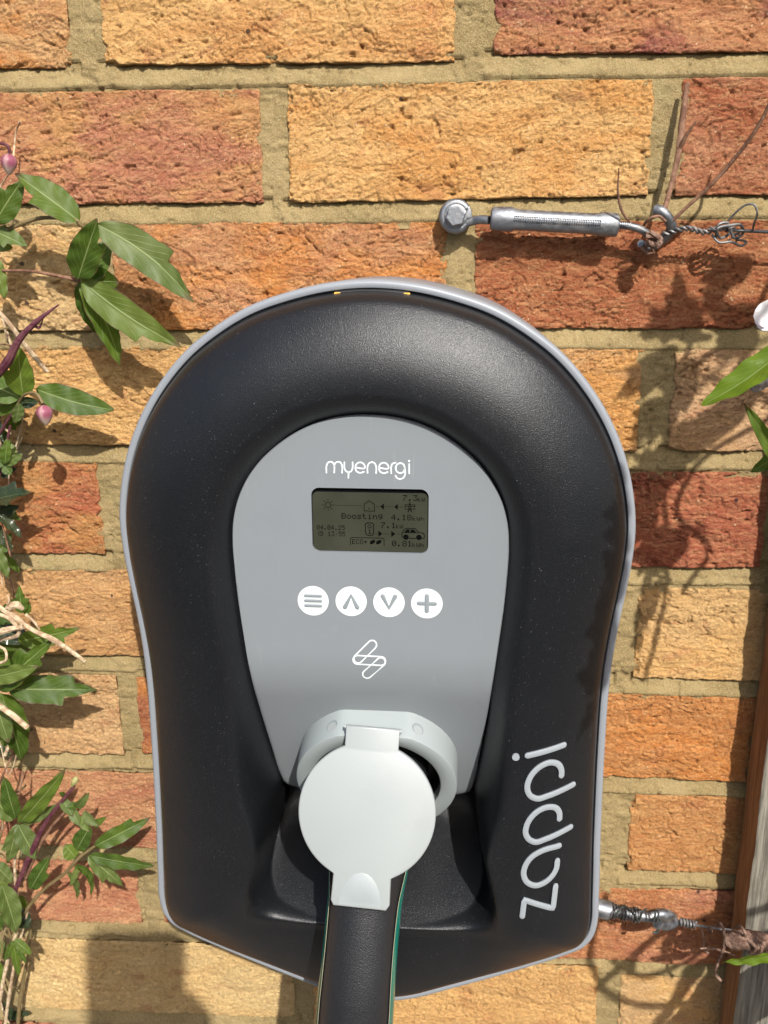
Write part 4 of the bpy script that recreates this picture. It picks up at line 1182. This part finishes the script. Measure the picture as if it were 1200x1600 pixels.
def leaf(parent, b, t, D, wpx, m=None, D1=None, **kw):
    D1 = D if D1 is None else D1
    P0 = U(b[0], b[1], D); P1 = U(t[0], t[1], D1)
    mmpx = np.linalg.norm(U(b[0] + 10, b[1], (D + D1) / 2) - U(b[0], b[1], (D + D1) / 2)) / 10
    return obj('leaf', leaf_mesh(P0, P1, wpx * mmpx, **kw), m or M_leaf, parent)
def stem(parent, pts, r, m, name='stem', rough=.05, seg=8):
    b = Buf(); tube(b, [U(*p) for p in pts], r, seg, 6, rough=rough); return obj(name, b, m, parent)
def bud(parent, c, D, hpx, wpx, m, tilt=0, name='flower_bud'):
    C = U(c[0], c[1], D); s = .36 * (561 - D) / 561 * 1.02
    h, w_ = hpx * s, wpx * s; V = []; UV = []
    for i in range(15):
        t = i / 14; r = w_ / 2 * (math.sin(math.pi * min(1, t * 1.0) ** .72)) ** .8 if 0 < t < 1 else .05
        for j in range(24):
            a = 2 * math.pi * j / 24; rr = r * (1 + .07 * abs(math.cos(2 * a)))
            x = rr * math.cos(a); z = h * (.5 - t); y = rr * math.sin(a)
            V.append(C + np.array([x * math.cos(tilt) - z * math.sin(tilt), y, z * math.cos(tilt) + x * math.sin(tilt)])); UV.append((j / 24, t))
    me = mesh_np('bud', V, gridq(15, 24, True)); uvl = me.uv_layers.new(name='UVMap'); UV = np.array(UV)
    idx = np.zeros(len(me.loops), np.int32); me.loops.foreach_get('vertex_index', idx); uvl.data.foreach_set('uv', UV[idx].ravel())
    return obj(name, me, m, parent)

cl = thing('clematis', 'clematis climbing up the wall at the left edge with pink buds and dry twigs', 'climbing plant')
G, DK, GR = M_leaf, M_leafdark, M_leafgrey
# top spray
leaf(cl, (124, 346), (23, 272), 42, 50, D1=46, lobes=(.0, .62), roll=-.35, fold=.3, curl=.12)
leaf(cl, (-8, 348), (36, 279), 38, 42, lobes=(0, .6), roll=.2)
leaf(cl, (-12, 360), (43, 386), 34, 30, GR, lobes=(.5, 0), roll=.3)
leaf(cl, (-10, 378), (20, 388), 30, 22, GR)
leaf(cl, (-14, 395), (8, 470), 32, 24, GR, roll=.5)
leaf(cl, (122, 436), (153, 341), 44, 50, D1=58, lobes=(.66, 0), roll=.25, fold=.35, curl=.05)
leaf(cl, (150, 350), (303, 472), 40, 56, GR, D1=28, lobes=(0, .62), roll=.1, fold=.3, curl=.1, bend=.06)
leaf(cl, (127, 438), (186, 440), 33, 52, D1=26, roll=-.4)
leaf(cl, (136, 440), (172, 375), 31, 44, D1=26, roll=.4)
leaf(cl, (126, 438), (284, 543), 42, 50, GR, D1=30, lobes=(.66, .0), roll=-.15, fold=.32, bend=-.03)
leaf(cl, (127, 439), (189, 573), 36, 46, D1=24, lobes=(.0, .55), roll=.35, fold=.35, bend=.04)
leaf(cl, (125, 440), (150, 520), 33, 30, D1=20, roll=-.4)
stem(cl, [(-20, 372, 30), (28, 352, 34), (62, 341, 38), (95, 341, 40), (120, 345, 42), (131, 356, 40), (140, 362, 36)], [1.3, 1.2, 1.1, 1.2, 1.0], M_greenstem)
stem(cl, [(-20, 422, 28), (5, 423, 30), (50, 424, 36), (90, 431, 40), (124, 438, 42)], [1.1, .9, .9, 1.3], M_brownstem)
stem(cl, [(-10, 226, 40), (2, 224, 44), (12, 228, 45), (16, 240, 44)], .9, M_purple)
bud(cl, (14, 257), 44, 34, 25, M_bud, -.1)
# purple shoot and twig
stem(cl, [(-10, 590, 56), (12, 565, 60), (32, 528, 62), (60, 500, 62), (92, 476, 60)], [2.8, 2.7, 2.0, 1.4, .4], M_purple, 'young_shoot')
stem(cl, [(50, 505, 62), (60, 512, 60), (68, 497, 60)], [1.0, .8, .2], M_purple, 'young_shoot')
stem(cl, [(-10, 480, 50), (10, 500, 48), (33, 531, 44), (74, 581, 34)], [1.1, 1.3, 1.5, 1.4], M_drystem, 'dry_twig')
# second spray
leaf(cl, (36, 618), (28, 538), 44, 44, D1=52, lobes=(0, .5), roll=.3, fold=.35)
leaf(cl, (56, 608), (180, 641), 34, 42, D1=26, lobes=(.0, .0), roll=.15, fold=.3, curl=.12, bend=-.04)
leaf(cl, (32, 622), (-40, 590), 40, 46, roll=-.2)
leaf(cl, (30, 625), (-36, 640), 38, 34, G, roll=.3)
leaf(cl, (30, 630), (23, 662), 44, 20, GR, roll=.5)
leaf(cl, (32, 630), (60, 628), 40, 18, DK)
stem(cl, [(20, 650, 38), (30, 628, 44), (42, 615, 50), (58, 616, 54), (67, 630, 55)], [.9, .8, .9, .9], M_greenstem)
bud(cl, (70, 649), 55, 37, 27, M_bud, .08)
stem(cl, [(-8, 690, 34), (10, 660, 36), (24, 640, 40)], .9, M_purple)
stem(cl, [(0, 740, 34), (9, 700, 36), (16, 665, 38)], .8, M_purple)
leaf(cl, (8, 725), (12, 684), 40, 16, G, roll=.2); leaf(cl, (8, 726), (36, 709), 38, 15, GR); leaf(cl, (6, 728), (-20, 712), 38, 18, G); leaf(cl, (6, 728), (18, 742), 38, 16, G)
leaf(cl, (-12, 782), (52, 769), 36, 34, DK, D1=40, lobes=(.5, .6), fold=.5, roll=.6, teeth=7)
leaf(cl, (-16, 800), (30, 790), 33, 26, DK, fold=.5, roll=-.5)
leaf(cl, (-10, 796), (35, 842), 34, 18, DK, roll=.5, fold=.4)
leaf(cl, (-14, 812), (20, 862), 30, 18, DK, roll=-.2)
leaf(cl, (-14, 850), (14, 905), 34, 20, GR, roll=.4)
# third spray
leaf(cl, (34, 958), (30, 912), 42, 22, G, roll=.2, lobes=(.5, .5)); leaf(cl, (40, 960), (46, 940), 40, 12, G)
leaf(cl, (28, 1002), (126, 981), 40, 34, G, D1=34, lobes=(.7, .62), roll=-.3, teeth=5)
leaf(cl, (-5, 1078), (87, 996), 52, 40, G, D1=56, lobes=(.7, .6), roll=.2, teeth=5)
leaf(cl, (-20, 1060), (60, 1041), 60, 30, GR, D1=60, roll=-.3)
leaf(cl, (12, 1077), (154, 1078), 50, 44, G, D1=38, lobes=(.62, .70), roll=.05, teeth=6, fold=.25, curl=.08)
leaf(cl, (2, 1083), (34, 1192), 46, 46, G, D1=34, lobes=(.5, 0), roll=.25, fold=.4)
leaf(cl, (-8, 1090), (14, 1160), 52, 34, GR, roll=-.3)
leaf(cl, (-18, 975), (52, 1004), 30, 36, DK); leaf(cl, (-10, 1010), (50, 1018), 28, 34, G, roll=.5); leaf(cl, (-20, 955), (24, 972), 30, 24, G, roll=-.4)
leaf(cl, (-16, 1030), (26, 1040), 32, 26, G, roll=-.4)
leaf(cl, (-14, 1120), (36, 1176), 30, 22, G, roll=-.5)
for pts, r in ([[(-10, 944, 60), (20, 962, 62), (52, 985, 62), (84, 1000, 62), (133, 1033, 58)], [1.5, 1.8, 1.5, 1.7, 1.2]], [[(-10, 958, 66), (14, 966, 66), (30, 988, 64), (0, 1000, 60)], [1.3, 1.2, 1.4, 1.0]],
               [[(-10, 1098, 70), (12, 1112, 72), (43, 1137, 70)], [1.9, 1.8, 1.7]], [[(-10, 990, 66), (12, 984, 67), (36, 979, 66)], [2.2, 2.1, 1.6]], [[(-6, 1008, 68), (8, 1016, 70), (10, 1030, 70), (-6, 1038, 68)], .9],
               [[(14, 948, 62), (26, 945, 62), (36, 952, 60)], [2.4, 2.4, 1.2]], [[(40, 960, 60), (54, 972, 60), (62, 984, 60)], [1.0, .9, .6]], [[(8, 1180, 40), (18, 1150, 42), (4, 1100, 40)], 1.2],
               [[(10, 950, 63), (14, 938, 64), (12, 930, 62)], [.8, .7, .3]]):
    stem(cl, pts, r, M_drystem, 'dry_twig', .08)
# bottom spray
leaf(cl, (25, 1279), (6, 1212), 46, 26, G, D1=50, roll=.3); leaf(cl, (20, 1282), (-16, 1240), 42, 24, GR)
leaf(cl, (30, 1286), (103, 1201), 52, 28, G, D1=58, roll=-.25, lobes=(0, .0), fold=.35); leaf(cl, (31, 1286), (93, 1256), 48, 20, GR, roll=-.4)
leaf(cl, (27, 1288), (12, 1348), 50, 26, GR, roll=.2, lobes=(.6, 0), teeth=4); leaf(cl, (28, 1288), (57, 1342), 50, 30, GR, roll=-.1, lobes=(0, .6), teeth=4)
leaf(cl, (48, 1389), (80, 1336), 52, 26, M_leaf, roll=.2, lobes=(.6, 0))
leaf(cl, (118, 1340), (101, 1319), 50, 24, G, roll=.1); leaf(cl, (120, 1328), (143, 1288), 52, 28, G, roll=.2)
leaf(cl, (148, 1322), (235, 1277), 50, 27, G, D1=36, roll=-.2, fold=.35, lobes=(0, .7))
leaf(cl, (138, 1336), (241, 1353), 54, 24, G, D1=44, roll=-.5, fold=.35); leaf(cl, (138, 1338), (194, 1386), 52, 27, GR, D1=44, roll=.1, lobes=(.55, .6))
leaf(cl, (116, 1352), (142, 1404), 48, 12, G, D1=40, roll=.5, bend=.16); leaf(cl, (106, 1362), (121, 1406), 44, 10, GR, D1=34, roll=.3, bend=.06); leaf(cl, (124, 1350), (110, 1385), 42, 10, GR)
for (bb, tt, w_) in (((96, 1248), (114, 1276), 16), ((118, 1262), (140, 1238), 14), ((146, 1290), (167, 1276), 12), ((112, 1262), (125, 1290), 16), ((130, 1268), (155, 1290), 16), ((100, 1244), (92, 1238), 8), ((126, 1275), (140, 1300), 14), ((120, 1258), (104, 1262), 12), ((140, 1280), (126, 1296), 10)):
    leaf(cl, bb, tt, 50, w_, random.choice([GR, GR, G]), D1=54, roll=random.uniform(-.6, .6), fold=.5, curl=.3, nl=14, nw=3)
bud(cl, (116, 1222), 54, 28, 12, M_budgreen, -.5)
leaf(cl, (3, 1383), (26, 1458), 56, 32, GR, roll=.3, fold=.4); leaf(cl, (-14, 1446), (14, 1412), 54, 30, G); leaf(cl, (22, 1424), (47, 1450), 40, 26, DK, roll=.3); leaf(cl, (24, 1400), (38, 1440), 36, 24, G, roll=.6)
for (bb, tt, w_) in (((20, 1470), (30, 1526), 12), ((22, 1468), (50, 1492), 14), ((20, 1470), (10, 1500), 10), ((24, 1472), (42, 1506), 9)):
    leaf(cl, bb, tt, 50, w_, G, roll=random.uniform(-.3, .3), fold=.4, nl=16, nw=3)
leaf(cl, (-14, 1500), (4, 1540), 40, 22, G); leaf(cl, (-10, 1350), (20, 1380), 36, 24, GR, roll=.4)
stem(cl, [(-14, 1450, 46), (14, 1410, 48), (36, 1362, 50), (52, 1325, 50), (72, 1285, 50), (100, 1248, 52), (116, 1228, 53)], [2.0, 1.9, 1.8, 2.0, 1.6, 1.3, 1.2], M_purple)
stem(cl, [(40, 1372, 44), (60, 1325, 46), (82, 1290, 48), (108, 1262, 50)], [1.4, 1.3, 1.1, .9], M_brownstem)
stem(cl, [(14, 1462, 40), (34, 1432, 40), (66, 1392, 42), (104, 1362, 46), (126, 1338, 50), (148, 1322, 50)], [1.5, 1.4, 1.2, 1.2, 1.2, .9], M_greenstem)
stem(cl, [(-14, 1640, 40), (-2, 1570, 42), (12, 1500, 44), (30, 1430, 44), (24, 1380, 42), (26, 1290, 46)], [1.5, 1.5, 1.3, 1.1, 1.0, .8], M_drystem, 'dry_twig')
stem(cl, [(4, 1640, 36), (12, 1570, 38), (24, 1500, 40), (44, 1420, 38)], [1.2, 1.2, 1.0, .8], M_drystem, 'dry_twig')
stem(cl, [(24, 1660, 12), (32, 1560, 14), (44, 1490, 16), (50, 1440, 18)], [1.5, 1.5, 1.1, .8], M_greenstem)
stem(cl, [(18, 1466, 44), (10, 1450, 46), (2, 1470, 50)], .8, M_greenstem, 'tendril')

cr = thing('right_clematis', 'clematis with lime leaves and a white petal hanging in from the right edge', 'climbing plant')
LM = M_leaflime
leaf(cr, (1232, 540), (1096, 634), 120, 50, LM, D1=118, roll=-.5, fold=.5, curl=.06, bend=.05)
leaf(cr, (1248, 762), (1162, 628), 95, 28, M_leaf, D1=105, roll=.1, fold=.6)
leaf(cr, (1232, 700), (1172, 738), 90, 26, M_leaf, roll=.3)
leaf(cr, (1240, 480), (1177, 493), 125, 44, M_petal, roll=.4, fold=.1, curl=.3, petal=True)
leaf(cr, (1228, 480), (1184, 512), 122, 44, M_petal, roll=-.5, fold=.1, curl=.3, petal=True)
stem(cr, [(1176, 600, 88), (1192, 592, 86), (1240, 570, 80)], [5.2, 5.0, 5.0], M_greybark, 'cut_branch')
stem(cr, [(1140, 1470, 44), (1160, 1468, 48), (1210, 1478, 50), (1300, 1490, 50)], [5.5, 6.2, 6.5, 6.5], M_bark, 'woody_stem', .12, 14)
leaf(cr, (1225, 1490, ), (1129, 1503), 80, 19, LM, D1=74, roll=.7, fold=.6, curl=.05)
for pts, r in ([[(1116, 1447, 34), (1128, 1446, 44), (1132, 1462, 46), (1130, 1484, 46), (1120, 1508, 46), (1118, 1522, 46), (1126, 1532, 46)], [.8, .9, 1, 1, 1, 1, 1.1]],
               [[(1094, 1482, 44), (1112, 1482, 44), (1130, 1486, 45), (1148, 1493, 44)], [.5, .8, .8, .5]],
               [[(1096, 1450, 30), (1100, 1468, 34), (1100, 1484, 36), (1108, 1490, 36)], .6], [[(1104, 1453, 30), (1112, 1456, 32), (1108, 1448, 33)], .7],
               [[(1148, 1450, 46), (1158, 1448, 54), (1164, 1458, 54), (1158, 1464, 46)], 1.0], [[(1172, 1490, 52), (1180, 1478, 58), (1170, 1470, 54)], 1.2], [[(1178, 1492, 54), (1190, 1480, 60), (1184, 1466, 56)], 1.2]):
    stem(cr, pts, r, M_bark, 'tendril', .08, 7)
# foliage out of the frame on the right; it throws the leafy shade on wall and charger
rs = np.random.RandomState(4)
def leaf_at(P0, P1, w_, m, **kw):
    # face the sun so that the blade throws its full outline
    me = leaf_mesh(P0, P1, w_, **kw); o = obj('leaf', me, m, cr); return o
def shade(base, tip, wpx, Dr, Dc, **kw):
    P0 = caster(*base, Dr, Dc); P1 = caster(*tip, Dr, Dc); leaf_at(P0, P1, wpx / 2.45, M_leaf, **kw); return P0
SH = []
for (bb, tt, w_) in (((1120, 520), (1010, 470), 60), ((1100, 520), (1060, 410), 70), ((1120, 500), (1130, 430), 50), ((1185, 610), (1060, 700), 46), ((1120, 660), (1010, 720), 60),
                     ((1190, 480), (1120, 560), 70), ((1060, 540), (960, 625), 46), ((1010, 760), (960, 720), 60), ((1060, 700), (990, 800), 60), ((1080, 830), (1010, 880), 50), ((1040, 820), (1000, 900), 40), ((1090, 812), (1110, 826), 14),
                     ((1040, 900), (990, 1010), 30), ((1020, 880), (1000, 1050), 20), ((1190, 560), (1150, 640), 60), ((1080, 480), (1000, 520), 50), ((1090, 560), (1040, 650), 60), ((1050, 620), (985, 690), 50), ((1040, 720), (990, 700), 50), ((1180, 400), (1090, 440), 50), ((1030, 780), (990, 850), 46), ((1010, 850), (1050, 895), 30)):
    SH.append(shade(bb, tt, w_, 0, 150, roll=0, lobes=(.6, .65)))
DEV = []
for (bb, tt, w_) in (((1010, 730), (975, 770), 34), ((1010, 790), (955, 790), 40), ((1000, 830), (945, 850), 46), ((1000, 880), (948, 880), 50), ((1000, 930), (940, 935), 50), ((990, 960), (930, 990), 46), ((980, 1000), (925, 1040), 46),
                     ((970, 1050), (905, 1055), 40), ((970, 1080), (915, 1150), 26), ((1010, 860), (985, 760), 40), ((1000, 1000), (960, 1080), 40), ((1000, 950), (955, 1000), 50), ((1010, 700), (980, 735), 40), ((1020, 760), (975, 800), 44), ((1020, 815), (970, 835), 50), ((1015, 900), (965, 905), 50), ((1000, 985), (950, 960), 46), ((1020, 860), (965, 870), 50)):
    DEV.append(shade((bb[0] - 12, bb[1]), (tt[0] - 20 + rs.uniform(-10, 12), tt[1] + rs.uniform(-12, 26)), w_ * rs.uniform(.75, 1.1), 108, 290, roll=rs.uniform(-.5, .5), lobes=(.55, .62), bend=rs.uniform(-.12, .12)))
for (bb, tt, w_) in (((1260, 1440), (1060, 1590), 70), ((1200, 1540), (1020, 1620), 60)):
    SH.append(shade(bb, tt, w_, 0, 120, roll=0))
root_ = np.array([520., -150., -760.])
def connect(pts, r=1.2):
    P = [np.array(p) for p in pts]; b = Buf(); tube(b, P, r, 7, 4); return obj('stem', b, M_greenstem, cr)
SH.sort(key=lambda p: -p[2]); DEV.sort(key=lambda p: -p[2])
for L in (SH, DEV):
    main = [p + np.array([14, -4, -6]) for p in L[::3]]
    e = main[0]; main = [np.array([820., -60., 260.]), np.array([700., e[1] - 60, 260.]), e + np.array([50, 0, 90.])] + main
    connect(main, 1.8)
# thin bare stems of the same plant, further out; their shade curls below the lower anchor
for pts, D, rr in (([(950, 1400), (930, 1450), (925, 1500), (945, 1545), (990, 1568), (1050, 1572)], 215, 2.6), ([(932, 1545), (985, 1500), (1030, 1462), (1090, 1440)], 220, 3.0),
                   ([(1000, 1640), (1060, 1560), (1110, 1500), (1180, 1450)], 190, 4.0), ([(960, 1500), (1000, 1525), (1060, 1510), (1120, 1470)], 210, 2.2), ([(1060, 640), (1030, 740), (1010, 800)], 150, 2.0),
                   ([(1100, 480), (1060, 600), (1040, 720), (1046, 900), (1010, 1060)], 150, 1.8)):
    b = Buf(); tube(b, [caster(x, y, 0, D) for x, y in pts] + [caster(pts[-1][0] + 120, pts[-1][1] - 40, 0, D)] * (pts[-1][1] > 1300), rr, 8, 6, rough=.1); obj('stem', b, M_greenstem, cr)
for (bb, tt, w_) in (((1110, 1500), (1050, 1560), 40), ((1060, 1460), (1030, 1500), 26), ((1120, 1440), (1080, 1480), 30), ((1000, 1500), (980, 1530), 22)):
    shade(bb, tt, w_, 0, 215, roll=0, lobes=(.6, .6))
# the rest of the left-hand plant: small leaves and fine stems filling the edge
fr_ = random.Random(21)
for _ in range(46):
    y = fr_.choice([fr_.uniform(690, 905), fr_.uniform(925, 1200), fr_.uniform(1360, 1600), fr_.uniform(560, 700)])
    x = fr_.uniform(-28, 14); a = fr_.uniform(-1.2, 1.4); L = fr_.uniform(24, 52)
    tx, ty = x + L * math.cos(a), y + L * math.sin(a)
    if tx > 58: continue
    D = fr_.uniform(10, 36)
    leaf(cl, (x, y), (tx, ty), D, fr_.uniform(10, 22), fr_.choice([M_leaf, M_leaf, M_leafgrey, M_leafdark]), D1=D + fr_.uniform(-8, 10), roll=fr_.uniform(-.7, .7), fold=fr_.uniform(.25, .5), lobes=fr_.choice([(0, .6), (.6, 0), (.55, .65)]), curl=fr_.uniform(0, .3), nl=18, nw=3)
for _ in range(22):
    y = fr_.uniform(240, 1560); x = fr_.uniform(-30, 4); D = fr_.uniform(6, 40)
    pts = [(x + 12 * k_ * fr_.uniform(.2, 1.0), y + fr_.uniform(12, 34) * k_ * (1 if _ % 2 else -1), max(3, D + fr_.uniform(-8, 8))) for k_ in range(5)]
    stem(cl, pts, fr_.uniform(.35, .8), fr_.choice([M_brownstem, M_drystem, M_greenstem]), fr_.choice(['stem', 'dry_twig', 'tendril']) if False else 'stem', .12, 6)

# ------------------------------------------------------------------ photographer's phone, whose shade lies at the lower left
phone = thing('mobile_phone', 'smartphone held up in front of the charger, behind the viewpoint', 'phone')
cx_, cy_, cz_ = ROT[:, 0], ROT[:, 1], ROT[:, 2]
def camp(x, y, z): return CAM + x * cx_ + y * cy_ + z * cz_
b = Buf(); prism(b, [(x - 29.5, y - 66) for x, y in rrect(76, 158, 11, 6)], camp(0, 0, 8), cx_, cy_, cz_, -3.5, 4.5, .8); obj('body', b, M_bezel, phone)
b = Buf(); 
R1 = rp0 = [(x - 12, y - 12) for x, y in rrect(34, 34, 8, 5)]
prism(b, R1, camp(0, 0, 2.8), cx_, cy_, cz_, 0, 2.0); obj('camera_bump', b, M_bezel, phone)

# the hand that holds it
def skin_body(name, chains, m, parent, sub=2):
    import bmesh
    bm = bmesh.new(); vs_ = {}; rad = []
    def vert(key, p, r):
        if key in vs_: return vs_[key]
        v = bm.verts.new(tuple(np.array(p) * MM)); vs_[key] = v; rad.append(r); return v
    for ch in chains:
        prev = None
        for key, p, r in ch:
            v = vert(key, p, r)
            if prev is not None and prev is not v and not bm.edges.get((prev, v)): bm.edges.new((prev, v))
            prev = v
    me = bpy.data.meshes.new(name); bm.to_mesh(me); bm.free()
    o = obj(name, me, m, parent)
    md = o.modifiers.new('skin', 'SKIN'); md.use_smooth_shade = True
    for i, r in enumerate(rad):
        o.data.skin_vertices[0].data[i].radius = (r * MM, r * MM)
    o.data.skin_vertices[0].data[0].use_root = True
    sb = o.modifiers.new('sub', 'SUBSURF'); sb.levels = sub; sb.render_levels = sub
    return o
M_skin = mat('skin', (.50, .27, .19), .5); M_skin.node_tree.nodes['Principled BSDF'].inputs['Subsurface Weight'].default_value = .1
hand = thing('hand', 'bare hand gripping the phone from its right side, out of the picture', 'hand')
W = lambda x, y, z: camp(x, y, z)
ch = [[('w', W(34, -178, 26), 24), ('p0', W(27, -140, 20), 22), ('p1', W(22, -105, 14), 17)],
      [('w', W(34, -178, 26), 24), ('f1', W(80, -300, 90), 30), ('f2', W(140, -420, 190), 38)]]
for i, (y0, ln) in enumerate(((-46, 1.0), (-68, 1.1), (-90, 1.0), (-111, .82))):
    y1 = y0
    ch.append([('p1' if i < 3 else 'p0', W(22, -105, 14), 17), ('k%d' % i, W(20, y0 - 6, 6), 9.5), ('a%d' % i, W(4, y1, -6), 8.6), ('b%d' % i, W(-22 * ln, y1 + 2, -5), 8.0), ('c%d' % i, W(-44 * ln, y1 + 2, -3), 6.8)])
ch.append([('p0', W(27, -140, 20), 22), ('t0', W(18, -112, 30), 12), ('t1', W(4, -88, 28), 9.5), ('t2', W(-12, -68, 22), 8)])
skin_body('palm_and_fingers', ch, M_skin, hand)

bpy.context.view_layer.update()
for r_, p in ((wall, (177, 0, GZ)), (charger, (DX, 0, DZ - 440)), (plug, D3(2.3, 274, 84)), (post, (XL + 23, -2, -1390)), (tb, U(712, 338, 0)), (wh, U(1015, 384, 3)), (wire, U(1040, 366, 17)), (ds, U(1037, 340, 18)),
              (lb, U(944, 1421, 20)), (lw, U(1060, 1440, 25)), (cl, (-120, -20, -700)), (cr, (520, -60, -900)), (phone, CAM), (hand, W(34, -178, 26))):
    recentre(r_, p)
